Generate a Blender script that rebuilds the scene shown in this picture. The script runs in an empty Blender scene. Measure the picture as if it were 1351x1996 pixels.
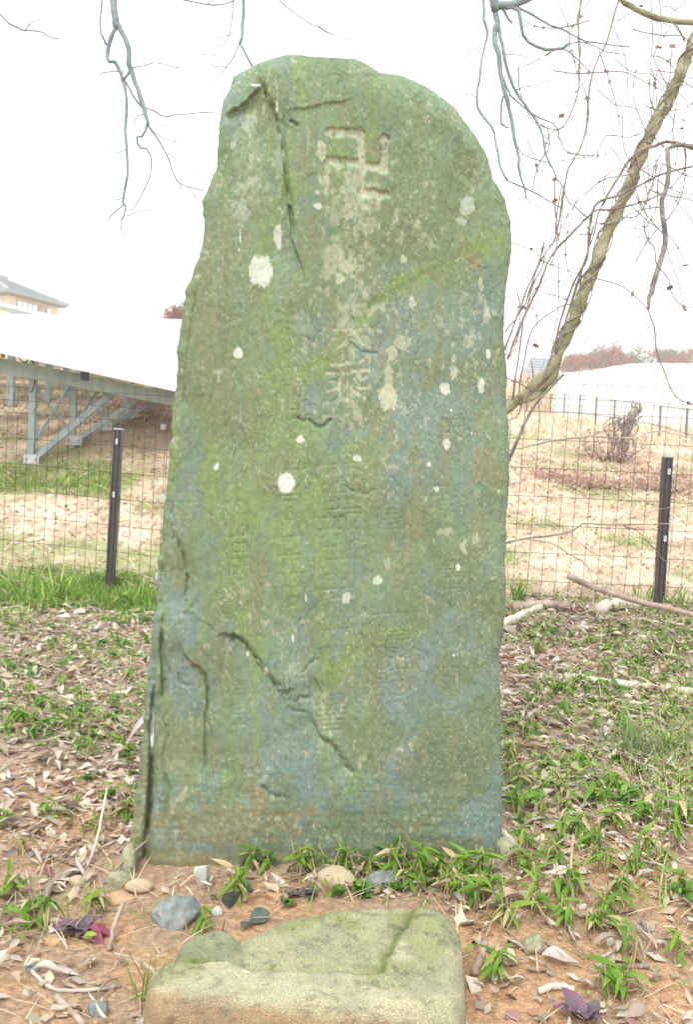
import bpy, math, random
import numpy as np
from mathutils import Vector, Matrix

random.seed(7)
RNG = np.random.default_rng(11)
SC = bpy.context.scene
COL = SC.collection
PI = math.pi

# ------------------------------------------------------------------ camera
W, H, F = 1351.0, 1996.0, 1700.0
CX, CY = W / 2, H / 2
CAM = np.array([0.0, 0.0, 1.0])
PITCH = math.atan((CY - 890.0) / F)
ROLL = math.radians(3.4)
fwd = np.array([0, math.cos(PITCH), -math.sin(PITCH)])
r0 = np.array([1.0, 0, 0])
u0 = np.array([0, math.sin(PITCH), math.cos(PITCH)])
rgt = math.cos(ROLL) * r0 + math.sin(ROLL) * u0
upv = -math.sin(ROLL) * r0 + math.cos(ROLL) * u0
cam_d = bpy.data.cameras.new('camera')
cam = bpy.data.objects.new('camera', cam_d)
COL.objects.link(cam)
cam.matrix_world = Matrix(((rgt[0], upv[0], -fwd[0], CAM[0]), (rgt[1], upv[1], -fwd[1], CAM[1]),
                           (rgt[2], upv[2], -fwd[2], CAM[2]), (0, 0, 0, 1)))
cam_d.sensor_fit = 'VERTICAL'
cam_d.sensor_height = 36.0
cam_d.lens = 36.0 * F / H
cam_d.clip_start, cam_d.clip_end = 0.05, 2000
cam_d.dof.use_dof = True
cam_d.dof.focus_distance = 2.15
cam_d.dof.aperture_fstop = 7.0
SC.camera = cam

# ------------------------------------------------------------------ overcast sky and weak wide sun
SUN_EL, SUN_AZ = math.radians(55), math.radians(200)
wd = bpy.data.worlds.new('World')
SC.world = wd
wd.use_nodes = True
nt = wd.node_tree
for n in list(nt.nodes):
    nt.nodes.remove(n)
sky = nt.nodes.new('ShaderNodeTexSky')
sky.sky_type = 'NISHITA'
sky.sun_disc = False
sky.sun_elevation = SUN_EL
sky.sun_rotation = SUN_AZ
mixn = nt.nodes.new('ShaderNodeMix')
mixn.data_type = 'RGBA'
mixn.inputs[0].default_value = 0.86          # cloud cover
mixn.inputs[7].default_value = (7.6, 7.75, 7.9, 1)
bg = nt.nodes.new('ShaderNodeBackground')
bg.inputs[1].default_value = 0.10
wo = nt.nodes.new('ShaderNodeOutputWorld')
nt.links.new(sky.outputs[0], mixn.inputs[6])
nt.links.new(mixn.outputs[2], bg.inputs[0])
nt.links.new(bg.outputs[0], wo.inputs[0])
sun_d = bpy.data.lights.new('sun', 'SUN')
sun_d.energy = 1.1
sun_d.angle = math.radians(25)
sun_d.color = (1.0, 0.97, 0.92)
sun = bpy.data.objects.new('sun', sun_d)
COL.objects.link(sun)
# direction to the sun: azimuth measured as in the sky texture
sdir = Vector((math.sin(SUN_AZ) * math.cos(SUN_EL), math.cos(SUN_AZ) * math.cos(SUN_EL), math.sin(SUN_EL)))
sun.rotation_euler = sdir.to_track_quat('Z', 'Y').to_euler()
SC.view_settings.view_transform = 'Standard'
SC.view_settings.look = 'None'
SC.view_settings.gamma = 1
SC.view_settings.use_curve_mapping = False
SC.view_settings.exposure = 1.32
SC.cycles.max_bounces = 6
SC.cycles.volume_bounces = 4
SC.cycles.transparent_max_bounces = 6


# ------------------------------------------------------------------ pixel <-> world
def ray(px, py):
    px, py = np.asarray(px, float), np.asarray(py, float)
    return (fwd + rgt * ((px - CX) / F)[..., None] + upv * ((CY - py) / F)[..., None])


def at(px, py, d):
    return CAM + ray(px, py) * np.asarray(d, float)[..., None]


def hit_y(px, py, y):
    r = ray(px, py)
    return CAM + r * (np.asarray(y) / r[..., 1])[..., None]


def hit_z(px, py, z):
    r = ray(px, py)
    return CAM + r * ((z - CAM[2]) / r[..., 2])[..., None]


def proj(p):
    q = np.asarray(p) - CAM
    d = q @ fwd
    return CX + F * (q @ rgt) / d, CY - F * (q @ upv) / d, d


# ------------------------------------------------------------------ noise
_T = np.random.default_rng(3).random((256, 256))


def vn(x, y):
    xi, yi = np.floor(x).astype(int), np.floor(y).astype(int)
    fx, fy = x - xi, y - yi
    fx, fy = fx * fx * (3 - 2 * fx), fy * fy * (3 - 2 * fy)
    a, b = _T[xi & 255, yi & 255], _T[(xi + 1) & 255, yi & 255]
    c, d = _T[xi & 255, (yi + 1) & 255], _T[(xi + 1) & 255, (yi + 1) & 255]
    return (a * (1 - fx) + b * fx) * (1 - fy) + (c * (1 - fx) + d * fx) * fy


def fbm(x, y, o=4, seed=0.0, g=0.5):
    x, y = np.asarray(x, float) + seed * 17.3, np.asarray(y, float) + seed * 31.7
    s, a, t = 0, 1.0, 0
    for k in range(o):
        s = s + a * vn(x, y)
        t += a
        a *= g
        x, y = x * 2.03 + 5.1, y * 2.03 + 9.7
    return s / t


def sst(a, b, x):
    t = np.clip((x - a) / (b - a), 0, 1)
    return t * t * (3 - 2 * t)


# ------------------------------------------------------------------ terrain
def ground(x, y):
    x, y = np.asarray(x, float), np.asarray(y, float)
    z = 0
    for k, wgt in ((-0.2, .15), (-0.1, .2), (0, .3), (0.1, .2), (0.2, .15)):
        yy = y + k * (np.clip(y, 2.4, 30) - 1.2)
        zl = np.interp(yy, [0, 2.2, 5.0, 8.3, 14, 60, 200, 420], [0, 0, .11, .68, 1.95, 8.4, 17, 22])
        zr = np.interp(yy, [0, 2.2, 4.8, 25, 60, 200, 420], [0, 0, .30, 2.26, 4.2, 9, 14])
        s = np.clip(x / np.maximum(y, 2.2) / 0.7 + 0.5, 0, 1)
        s = s * s * (3 - 2 * s)
        z = z + wgt * (zl * (1 - s) + zr * s)
    z = z + 0.42 * np.exp(-((x + 2.2) ** 2 / 0.8 + (y - 9.6) ** 2 / 1.6))       # earth bank below the panels
    z = z + 0.082 * np.clip(x, -.62, .62) * np.exp(-((y - 2.05) / .55) ** 2) - 0.016 * np.exp(-((y - 2.05) / .4) ** 2 - (x / .6) ** 2)
    n = (fbm(x * 2.2, y * 2.2, 4, 1) - 0.5) * 0.05 * np.clip((abs(y - 2.0) + abs(x) * .5) / 1.2, .25, 1) + (fbm(x * 14, y * 14, 3, 2) - 0.5) * 0.016
    far = np.clip(y / 6.0, 0.6, 6)
    return z + n * far


def gpt(px, py):
    """ground point seen at a pixel"""
    r = ray(px, py)
    lo, hi = 0.8, 60.0
    t = lo
    while t < hi:
        p = CAM + r * t
        if p[2] < ground(p[0], p[1]):
            break
        t *= 1.02
    a, b = t / 1.02, t
    for _ in range(20):
        m = (a + b) / 2
        p = CAM + r * m
        if p[2] < ground(p[0], p[1]):
            b = m
        else:
            a = m
    p = CAM + r * b
    p[2] = ground(p[0], p[1])
    return p


# ------------------------------------------------------------------ materials
def lin(r, g, b):
    f = lambda c: ((c / 255 + .055) / 1.055) ** 2.4 if c > 10 else c / 3294.6
    return (f(r), f(g), f(b))


def mat(name, c1, c2=None, c3=None, scale=8.0, rough=0.85, bump=0.0, bscale=60.0, trans=0.0, spec=0.3, metal=0.0,
        rnd=0.0, attr=None, detail=6.0, stretch=None, mixlo=0.35, mixhi=0.65):
    m = bpy.data.materials.new(name)
    m.use_nodes = True
    t = m.node_tree
    b = t.nodes['Principled BSDF']
    out = t.nodes['Material Output']
    b.inputs['Roughness'].default_value = rough
    b.inputs['Specular IOR Level'].default_value = spec
    b.inputs['Metallic'].default_value = metal
    tc = t.nodes.new('ShaderNodeTexCoord')
    vec = tc.outputs['Object']
    if stretch:
        mp = t.nodes.new('ShaderNodeMapping')
        mp.inputs['Scale'].default_value = stretch
        t.links.new(vec, mp.inputs[0])
        vec = mp.outputs[0]
    if attr:
        a = t.nodes.new('ShaderNodeAttribute')
        a.attribute_name = attr
        col = a.outputs['Color']
        if c2 is None:
            c2 = c1
    else:
        col = None
    nz = t.nodes.new('ShaderNodeTexNoise')
    nz.inputs['Scale'].default_value = scale
    nz.inputs['Detail'].default_value = detail
    t.links.new(vec, nz.inputs['Vector'])
    rp = t.nodes.new('ShaderNodeValToRGB')
    rp.color_ramp.elements[0].position = mixlo
    rp.color_ramp.elements[1].position = mixhi
    rp.color_ramp.elements[0].color = (*c1, 1)
    rp.color_ramp.elements[1].color = (*(c2 or c1), 1)
    if c3:
        e = rp.color_ramp.elements.new((mixlo + mixhi) / 2)
        e.color = (*c3, 1)
    t.links.new(nz.outputs['Fac'], rp.inputs[0])
    res = rp.outputs[0]
    if col is not None:
        mx = t.nodes.new('ShaderNodeMix')
        mx.data_type = 'RGBA'
        mx.blend_type = 'MULTIPLY'
        mx.inputs[0].default_value = 1
        t.links.new(col, mx.inputs[6])
        t.links.new(res, mx.inputs[7])
        res = mx.outputs[2]
    if rnd:
        oi = t.nodes.new('ShaderNodeObjectInfo')
        hs = t.nodes.new('ShaderNodeHueSaturation')
        mr = t.nodes.new('ShaderNodeMapRange')
        mr.inputs[3].default_value = 1 - rnd
        mr.inputs[4].default_value = 1 + rnd
        t.links.new(oi.outputs['Random'], mr.inputs[0])
        t.links.new(mr.outputs[0], hs.inputs['Value'])
        t.links.new(res, hs.inputs['Color'])
        res = hs.outputs[0]
    t.links.new(res, b.inputs['Base Color'])
    if bump:
        nb = t.nodes.new('ShaderNodeTexNoise')
        nb.inputs['Scale'].default_value = bscale
        nb.inputs['Detail'].default_value = 5
        t.links.new(vec, nb.inputs['Vector'])
        bp = t.nodes.new('ShaderNodeBump')
        bp.inputs['Strength'].default_value = bump
        bp.inputs['Distance'].default_value = 0.01
        t.links.new(nb.outputs['Fac'], bp.inputs['Height'])
        t.links.new(bp.outputs[0], b.inputs['Normal'])
    if trans:
        tr = t.nodes.new('ShaderNodeBsdfTranslucent')
        t.links.new(res, tr.inputs['Color'])
        ms = t.nodes.new('ShaderNodeMixShader')
        ms.inputs[0].default_value = trans
        t.links.new(b.outputs[0], ms.inputs[1])
        t.links.new(tr.outputs[0], ms.inputs[2])
        t.links.new(ms.outputs[0], out.inputs[0])
    return m


ONE = (1, 1, 1)
M = {}
M['stele'] = mat('stele_stone', (.87, .88, .89), (1.11, 1.105, 1.09), scale=80, detail=12, rough=.8, bump=.16, bscale=240, attr='albedo', spec=.25)
M['slab'] = mat('slab_stone', (.50, .50, .45), (1.36, 1.34, 1.28), scale=520, detail=4, rough=.9, bump=.6, bscale=330, attr='albedo', spec=.2, mixlo=.3, mixhi=.7)
M['soil'] = mat('soil', (.74, .72, .70), (1.2, 1.2, 1.2), scale=60, detail=10, rough=.95, bump=1.0, bscale=150, attr='albedo', spec=.1)
M['leaf'] = mat('dry_leaf', (.85, .85, .85), (1.12, 1.1, 1.1), scale=30, rough=.6, attr='albedo', trans=.12, spec=.35, stretch=(1, 1, 1))
M['bamboo'] = mat('bamboo_leaf', (.11, .235, .022), (.19, .33, .05), scale=14, rough=.45, trans=.3, rnd=.22)
M['weed'] = mat('weed_leaf', (.10, .22, .035), (.17, .31, .06), scale=20, rough=.5, trans=.3, rnd=.2)
M['grass'] = mat('grass', (.8, .8, .8), (1.15, 1.15, 1.1), scale=5, rough=.6, trans=.3, attr='albedo')
M['straw'] = mat('straw', (.44, .33, .17), (.55, .42, .25), scale=20, rough=.8, trans=.1)
M['purple'] = mat('purple_leaf', (.11, .075, .115), (.20, .085, .14), (.14, .12, .13), scale=26, rough=.45, trans=.15)
M['crimson'] = mat('crimson_leaf', (.26, .06, .10), (.34, .12, .17), scale=26, rough=.45, trans=.2)
M['lime'] = mat('lime_leaf', (.30, .42, .06), (.38, .46, .09), scale=30, rough=.5, trans=.25)
M['ivy'] = mat('ivy_leaf', (.05, .08, .075), (.11, .15, .12), scale=40, rough=.4, trans=.1)
M['bark_grey'] = mat('grey_bark', (.16, .20, .21), (.27, .31, .31), scale=25, rough=.85, bump=.4, bscale=90)
M['bark_olive'] = mat('olive_bark', (.20, .19, .12), (.42, .40, .28), (.31, .30, .18), scale=14, rough=.9, bump=.9, bscale=80)
M['bark_top'] = mat('brown_grey_bark', (.17, .15, .13), (.36, .32, .27), scale=16, rough=.9, bump=.9, bscale=80)
M['vine_brown'] = mat('vine_bark', (.16, .13, .115), (.29, .25, .22), scale=22, rough=.85, bump=.3)
M['vine_red'] = mat('vine_red_bark', (.23, .14, .13), (.34, .23, .21), scale=22, rough=.85)
M['deadwood'] = mat('dead_wood', (.27, .19, .15), (.45, .36, .29), scale=18, rough=.9, bump=.5, bscale=60, stretch=(1, 1, 1))
M['palewood'] = mat('pale_wood', (.52, .45, .36), (.68, .61, .52), scale=18, rough=.9, bump=.5)
M['twig'] = mat('twig_wood', (.24, .19, .15), (.48, .41, .34), scale=9, rough=.9, rnd=.3)
M['post'] = mat('brown_post_metal', (.045, .036, .034), (.062, .05, .048), scale=30, rough=.45, spec=.5)
M['wire'] = mat('brown_wire', (.065, .050, .048), (.095, .078, .074), scale=40, rough=.5)
M['clip'] = mat('steel_clip', (.55, .57, .58), (.68, .69, .69), scale=60, rough=.4, metal=.6)
M['galv'] = mat('galvanised_steel', (.31, .37, .36), (.42, .48, .46), scale=12, rough=.5, spec=.5, metal=.2)
M['plate'] = mat('zinc_plate', (.60, .62, .60), (.70, .71, .69), scale=20, rough=.5)
M['glass'] = mat('panel_glass', (.55, .58, .62), (.62, .64, .68), scale=3, rough=.06, spec=1.0, metal=.85)
M['alu'] = mat('aluminium_edge', (.74, .76, .77), (.80, .81, .82), scale=20, rough=.4)
M['black'] = mat('black_plastic', (.02, .02, .022), (.03, .03, .03), scale=20, rough=.5)
M['yellow'] = mat('yellow_tape', (.75, .42, .02), (.8, .5, .04), scale=20, rough=.5)
M['film'] = mat('greenhouse_film', (.86, .88, .88), (.92, .92, .92), scale=1.5, rough=.35, trans=.5, spec=.5)
M['pole'] = mat('field_pole', (.10, .11, .115), (.15, .16, .165), scale=20, rough=.6)
M['tile'] = mat('roof_tile', (.26, .29, .31), (.36, .385, .40), scale=1.2, rough=.55)
M['wall'] = mat('house_wall', (.58, .50, .34), (.64, .56, .40), scale=2, rough=.9)
M['woodtrim'] = mat('dark_timber', (.24, .18, .17), (.30, .23, .21), scale=6, rough=.8)
M['pane'] = mat('window_pane', (.62, .66, .66), (.72, .74, .73), scale=2, rough=.2, spec=.5)
M['blind'] = mat('storm_shutter', (.38, .30, .24), (.44, .36, .29), scale=2, rough=.8)
M['rust_leaf'] = mat('rust_foliage', (.20, .06, .04), (.32, .13, .09), scale=.6, rough=.85, trans=.2)
M['ever_leaf'] = mat('evergreen_foliage', (.07, .12, .06), (.15, .2, .10), scale=.6, rough=.85, trans=.2)
M['drybush'] = mat('dry_bush', (.38, .22, .17), (.58, .42, .34), scale=8, rough=.9, trans=.1)
M['drygrass'] = mat('dry_tall_grass', (.64, .50, .36), (.76, .64, .50), scale=3, rough=.9, trans=.15)
M['peb_tan'] = mat('tan_pebble', (.40, .33, .20), (.52, .43, .29), scale=30, rough=.75, bump=.25, bscale=120)
M['peb_grey'] = mat('grey_pebble', (.14, .16, .155), (.27, .29, .265), scale=45, rough=.8, bump=.4, bscale=120)
M['peb_orange'] = mat('orange_stone', (.42, .26, .15), (.50, .34, .21), scale=26, rough=.85, bump=.4, bscale=120)
M['peb_pale'] = mat('pale_stone', (.42, .43, .38), (.56, .56, .50), scale=40, rough=.85, bump=.5, bscale=120)
M['moss_stone'] = mat('mossy_stone', (.25, .25, .15), (.40, .39, .26), scale=60, rough=.9, bump=.6, bscale=120)


# ------------------------------------------------------------------ object helpers
def mk(name, v, f, m, parent=None, smooth=True, alb=None, loc=None, kind=None):
    me = bpy.data.meshes.new(name)
    v = np.asarray(v, float)
    if parent is not None:
        v = v - np.array(parent.matrix_world.translation if parent.parent is None else parent['_w'])
    elif loc is not None:
        v = v - np.asarray(loc)
    if isinstance(f, np.ndarray):
        n, k = f.shape
        me.vertices.add(len(v))
        me.vertices.foreach_set('co', v.ravel())
        me.loops.add(n * k)
        me.loops.foreach_set('vertex_index', f.ravel().astype(np.int32))
        me.polygons.add(n)
        me.polygons.foreach_set('loop_start', np.arange(0, n * k, k, dtype=np.int32))
        me.polygons.foreach_set('loop_total', np.full(n, k, dtype=np.int32))
        me.update(calc_edges=True)
        me.validate()
    else:
        me.from_pydata(v.tolist(), [], f)
    if smooth:
        me.polygons.foreach_set('use_smooth', [True] * len(me.polygons))
    if m is not None:
        me.materials.append(m)
    if alb is not None:
        a = me.color_attributes.new('albedo', 'FLOAT_COLOR', 'POINT')
        c = np.ones((len(v), 4), np.float32)
        c[:, :3] = alb
        a.data.foreach_set('color', c.ravel())
    o = bpy.data.objects.new(name, me)
    COL.objects.link(o)
    if parent is not None:
        o.parent = parent
    elif loc is not None:
        o.location = loc
    if kind:
        o['kind'] = kind
    return o


def tag(o, label, cat, group=None):
    o['label'] = label
    o['category'] = cat
    if group:
        o['group'] = group
    return o


def thing(name, label, cat, loc, group=None):
    o = bpy.data.objects.new(name, None)
    o.empty_display_size = 0.05
    COL.objects.link(o)
    o.location = [float(c) for c in loc]
    o.matrix_world = Matrix.Translation([float(c) for c in loc])
    return tag(o, label, cat, group)


def sub(name, v, f, m, part, smooth=True):
    """a sub-part: child of a part mesh (parts keep their thing's origin)"""
    root = part.parent
    me_o = mk(name, np.asarray(v, float) - np.array(root.matrix_world.translation), f, m, None, smooth)
    me_o.parent = part
    return me_o


class MB:
    def __init__(s):
        s.v, s.f, s.c = [], [], []

    def add(s, v, f, c=None):
        n = len(s.v)
        s.v.extend([tuple(map(float, p)) for p in v])
        s.f.extend([tuple(int(i) + n for i in q) for q in f])
        if c is not None:
            s.c.extend([c] * len(v))
        return s


def box_between(p, q, w, h, up=(0, 0, 1)):
    """bar from p to q with cross-section w x h"""
    p, q = np.asarray(p, float), np.asarray(q, float)
    d = q - p
    d = d / np.linalg.norm(d)
    a = np.cross(d, up)
    if np.linalg.norm(a) < 1e-3:
        a = np.cross(d, (0, 1, 0))
    a /= np.linalg.norm(a)
    b = np.cross(a, d)
    v = []
    for e in (p, q):
        for sa, sb in ((-1, -1), (1, -1), (1, 1), (-1, 1)):
            v.append(e + a * sa * w / 2 + b * sb * h / 2)
    f = [(3, 2, 1, 0), (4, 5, 6, 7), (0, 1, 5, 4), (1, 2, 6, 5), (2, 3, 7, 6), (3, 0, 4, 7)]
    return v, f


def box(c, sx, sy, sz, rz=0.0):
    v = []
    ca, sa = math.cos(rz), math.sin(rz)
    for z in (-1, 1):
        for x, y in ((-1, -1), (1, -1), (1, 1), (-1, 1)):
            X, Y = x * sx / 2, y * sy / 2
            v.append((c[0] + X * ca - Y * sa, c[1] + X * sa + Y * ca, c[2] + z * sz / 2))
    return v, [(3, 2, 1, 0), (4, 5, 6, 7), (0, 1, 5, 4), (1, 2, 6, 5), (2, 3, 7, 6), (3, 0, 4, 7)]


def catmull(P, n):
    P = np.asarray(P, float)
    if len(P) == 2:
        t = np.linspace(0, 1, n)[:, None]
        return P[0] * (1 - t) + P[1] * t
    Q = np.vstack([2 * P[0] - P[1], P, 2 * P[-1] - P[-2]])
    t = np.linspace(0, len(P) - 1 - 1e-6, n)
    i = t.astype(int)
    u = (t - i)[:, None]
    a, b, c, d = Q[i], Q[i + 1], Q[i + 2], Q[i + 3]
    return .5 * (2 * b + (c - a) * u + (2 * a - 5 * b + 4 * c - d) * u ** 2 + (3 * b - a - 3 * c + d) * u ** 3)


def tube(P, R, n=6, lob=None):
    """lofted tube through points P with radii R; lob=(count, depth, twist per metre) twists lobes along it"""
    P = np.asarray(P, float)
    R = np.broadcast_to(np.asarray(R, float), (len(P),)).copy()
    T = np.gradient(P, axis=0)
    T /= np.maximum(np.linalg.norm(T, axis=1), 1e-9)[:, None]
    a = np.cross(T[0], (0.3, 0.2, 0.9))
    a /= np.linalg.norm(a)
    V = []
    s = 0
    ang = np.arange(n) * 2 * PI / n
    for i in range(len(P)):
        a = a - T[i] * (a @ T[i])
        a /= max(np.linalg.norm(a), 1e-9)
        b = np.cross(T[i], a)
        if i:
            s += np.linalg.norm(P[i] - P[i - 1])
        rr = R[i] * np.ones(n)
        if lob:
            rr = rr * (1 + lob[1] * np.cos(lob[0] * (ang - lob[2] * s)))
        V.append(P[i] + (np.cos(ang) * rr)[:, None] * a + (np.sin(ang) * rr)[:, None] * b)
    V = np.vstack(V)
    f = []
    for i in range(len(P) - 1):
        for j in range(n):
            k = (j + 1) % n
            f.append((i * n + j, i * n + k, (i + 1) * n + k, (i + 1) * n + j))
    f.append(tuple(range(n - 1, -1, -1)))
    f.append(tuple((len(P) - 1) * n + j for j in range(n)))
    return V, f


def pxpath(pts, d, n=None, wob=0.0, dd=0.0):
    """pixel polyline at a distance -> smooth world path; dd adds gentle wander in depth"""
    pts = np.asarray(pts, float)
    L = np.sum(np.hypot(*np.diff(pts[:, :2], axis=0).T))
    n = n or max(4, int(L / 14))
    dep = d + dd * (fbm(pts[:, 0] / 160, pts[:, 1] / 160, 2, d) - .5)
    Q = catmull(at(pts[:, 0], pts[:, 1], dep), n)
    if wob:
        Q[1:-1] += RNG.normal(0, wob, (len(Q) - 2, 3))
    return Q


# ------------------------------------------------------------------ ground sheet
def build_ground():
    xs = np.concatenate([-np.geomspace(300, 2.6, 60), np.linspace(-2.5, 2.5, 300), np.geomspace(2.6, 300, 60)])
    ys = np.concatenate([np.linspace(-6, 0.7, 14), np.linspace(0.8, 5.2, 270), np.geomspace(5.3, 420, 130)])
    X, Y = np.meshgrid(xs, ys)
    Z = ground(X, Y)
    V = np.stack([X, Y, Z], -1).reshape(-1, 3)
    ny, nx = X.shape
    i = np.arange(ny - 1)[:, None] * nx + np.arange(nx - 1)[None, :]
    Fq = np.stack([i, i + 1, i + nx + 1, i + nx], -1).reshape(-1, 4)
    soil = np.array((.50, .315, .185))
    soil2 = np.array((.40, .28, .19))
    litter = np.array((.40, .31, .24))
    field = np.array((.80, .66, .51))
    field2 = np.array((.58, .46, .33))
    green = np.array((.25, .34, .10))
    n1 = fbm(X * 1.6, Y * 1.6, 4, 5)[..., None]
    n2 = fbm(X * 6, Y * 6, 4, 6)[..., None]
    n3 = fbm(X * .5, Y * .5, 3, 8)[..., None]
    near = soil * (1 - sst(.4, .65, n2)) + soil2 * sst(.4, .65, n2)
    k = sst(1.9, 2.7, Y + (n1[..., 0] - .5) * 1.2)[..., None]
    c = near * (1 - k) + litter * k
    k = sst(4.5, 5.4, Y)[..., None]
    fld = field * (1 - sst(.42, .62, n2)) + field2 * sst(.42, .62, n2)
    g = sst(.56, .68, n1) * .7
    fld = fld * (1 - g) + green * g
    c = c * (1 - k) + fld * k
    # green strips: beside the fence on the left and in front of the panel legs
    s1 = (np.exp(-((Y - 5.0) / .5) ** 2) * sst(.3, -1.0, X))[..., None] * sst(.3, .6, n2)
    s2 = (np.exp(-((Y - 7.8) / .45) ** 2) * sst(-1.6, -2.2, X))[..., None] * sst(.2, .5, n2 + .1)
    c = c * (1 - np.clip(s1 + s2, 0, .9)) + green * np.clip(s1 + s2, 0, .9)
    # bare dark earth of the bank
    bk = np.exp(-((X + 2.1) ** 2 / .9 + (Y - 9.3) ** 2 / 2.2))[..., None]
    c = c * (1 - bk * .6) + np.array((.27, .185, .11)) * bk * .6
    o = mk('ground', V, Fq, M['soil'], alb=c.reshape(-1, 3), kind='structure')
    return o


build_ground()

# ------------------------------------------------------------------ thin winter haze
v, f = box((0, 206, 19.0), 640, 444, 46)
hz_o = mk('haze', v, f, None, kind='stuff', smooth=False)
hm = bpy.data.materials.new('haze_air')
hm.use_nodes = True
hm.node_tree.nodes.remove(hm.node_tree.nodes['Principled BSDF'])
pv = hm.node_tree.nodes.new('ShaderNodeVolumePrincipled')
pv.inputs['Color'].default_value = (1, 1, 1, 1)
pv.inputs['Density'].default_value = 0.0014
hm.node_tree.links.new(pv.outputs[0], hm.node_tree.nodes['Material Output'].inputs['Volume'])
hz_o.data.materials.append(hm)

# ------------------------------------------------------------------ the inscribed stone
SX0, SX1, SY0, SY1 = 220, 1020, 90, 1810
GX, GY = np.meshgrid(np.arange(SX0, SX1, dtype=float), np.arange(SY0, SY1, dtype=float))
YS = 2.11


FULL = (slice(None), slice(None))


def window(pts, pad):
    pts = np.asarray(pts, float)
    x0, y0 = (pts.min(0) - pad).astype(int) - (SX0, SY0)
    x1, y1 = (pts.max(0) + pad).astype(int) - (SX0, SY0)
    return (slice(max(y0, 0), max(y1, 1)), slice(max(x0, 0), max(x1, 1)))


def polydist(pts, S=FULL):
    """distance, signed side (positive = right of travel direction on screen) and arc fraction to a pixel polyline"""
    pts = np.asarray(pts, float)
    GX, GY = globals()['GX'][S], globals()['GY'][S]
    best = np.full(GX.shape, 1e9)
    side = np.zeros(GX.shape)
    fr = np.zeros(GX.shape)
    seg = np.hypot(*np.diff(pts, axis=0).T)
    cum = np.concatenate([[0], np.cumsum(seg)]) / seg.sum()
    for i in range(len(pts) - 1):
        a, b = pts[i], pts[i + 1]
        dx, dy = b - a
        t = np.clip(((GX - a[0]) * dx + (GY - a[1]) * dy) / (dx * dx + dy * dy), 0, 1)
        ex, ey = GX - (a[0] + t * dx), GY - (a[1] + t * dy)
        d = np.hypot(ex, ey)
        s = dx * ey - dy * ex
        m = d < best
        best[m] = d[m]
        side[m] = np.sign(s[m])
        fr[m] = (cum[i] + t * (cum[i + 1] - cum[i]))[m]
    return best, side, fr


def blur(a, r):
    for ax in (0, 1):
        a = sum(np.roll(a, k, ax) for k in range(-r, r + 1)) / (2 * r + 1)
    return a


def jit(pts, amp=3.0, n=None):
    P = catmull(np.asarray(pts, float), n or max(6, len(pts) * 4))
    P[1:-1] += RNG.normal(0, amp * .4, (len(P) - 2, 2))
    return P


OUT_L = np.array([(107, 556), (110, 545), (114, 530), (120, 512), (125, 500), (132, 488), (140, 470), (150, 455), (165, 449), (185, 443), (200, 434),
                  (215, 430), (240, 428), (270, 427), (300, 425), (330, 420), (350, 412), (370, 403), (390, 395), (410, 394), (430, 395), (450, 398),
                  (470, 394), (490, 391), (510, 385), (530, 377), (550, 368), (570, 362), (590, 358), (620, 354), (650, 350), (680, 346), (700, 346),
                  (730, 344), (760, 341), (800, 338), (830, 336), (860, 333), (900, 329), (940, 326), (960, 323), (1000, 318), (1050, 313), (1100, 307),
                  (1150, 306), (1200, 302), (1250, 296), (1300, 290), (1350, 286), (1400, 281), (1440, 277), (1500, 270), (1550, 264), (1600, 258),
                  (1650, 252), (1690, 247), (1730, 243), (1810, 235)], float)
OUT_R = np.array([(107, 590), (110, 600), (112, 645), (115, 695), (120, 706), (130, 723), (141, 741), (147, 783), (156, 805), (166, 827), (180, 848),
                  (194, 866), (213, 892), (237, 907), (269, 931), (311, 954), (352, 963), (388, 984), (429, 996), (465, 996), (507, 997), (549, 990),
                  (626, 983), (667, 983), (726, 987), (791, 987), (824, 993), (860, 991), (929, 994), (988, 989), (1062, 988), (1106, 985), (1160, 986),
                  (1210, 985), (1238, 980), (1285, 971), (1353, 976), (1403, 979), (1457, 980), (1516, 980), (1605, 980), (1664, 976), (1694, 974),
                  (1810, 972)], float)


def xL(py):
    return np.interp(py, OUT_L[:, 0], OUT_L[:, 1]) + np.clip((py - 106) / 30, 0, 1) * ((fbm(py / 22, py * 0 + 3, 3, 21) - .5) * 9)


def xR(py):
    return np.interp(py, OUT_R[:, 0], OUT_R[:, 1]) + np.clip((py - 106) / 30, 0, 1) * ((fbm(py / 24, py * 0 + 7, 3, 22) - .5) * 7)


# --- glyphs: the bundled interface font, rasterised to a mask on the stone
CARVE = np.zeros(GX.shape)


def raster_tris(P, T, target):
    for a, b, c in T:
        A, B, C = P[a], P[b], P[c]
        x0, x1 = int(max(min(A[0], B[0], C[0]) - 1, SX0)), int(min(max(A[0], B[0], C[0]) + 2, SX1))
        y0, y1 = int(max(min(A[1], B[1], C[1]) - 1, SY0)), int(min(max(A[1], B[1], C[1]) + 2, SY1))
        if x1 <= x0 or y1 <= y0:
            continue
        xx, yy = GX[y0 - SY0:y1 - SY0, x0 - SX0:x1 - SX0], GY[y0 - SY0:y1 - SY0, x0 - SX0:x1 - SX0]
        e = lambda p, q: (q[0] - p[0]) * (yy - p[1]) - (q[1] - p[1]) * (xx - p[0])
        w0, w1, w2 = e(A, B), e(B, C), e(C, A)
        m = ((w0 >= 0) & (w1 >= 0) & (w2 >= 0)) | ((w0 <= 0) & (w1 <= 0) & (w2 <= 0))
        target[y0 - SY0:y1 - SY0, x0 - SX0:x1 - SX0][m] = 1


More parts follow.
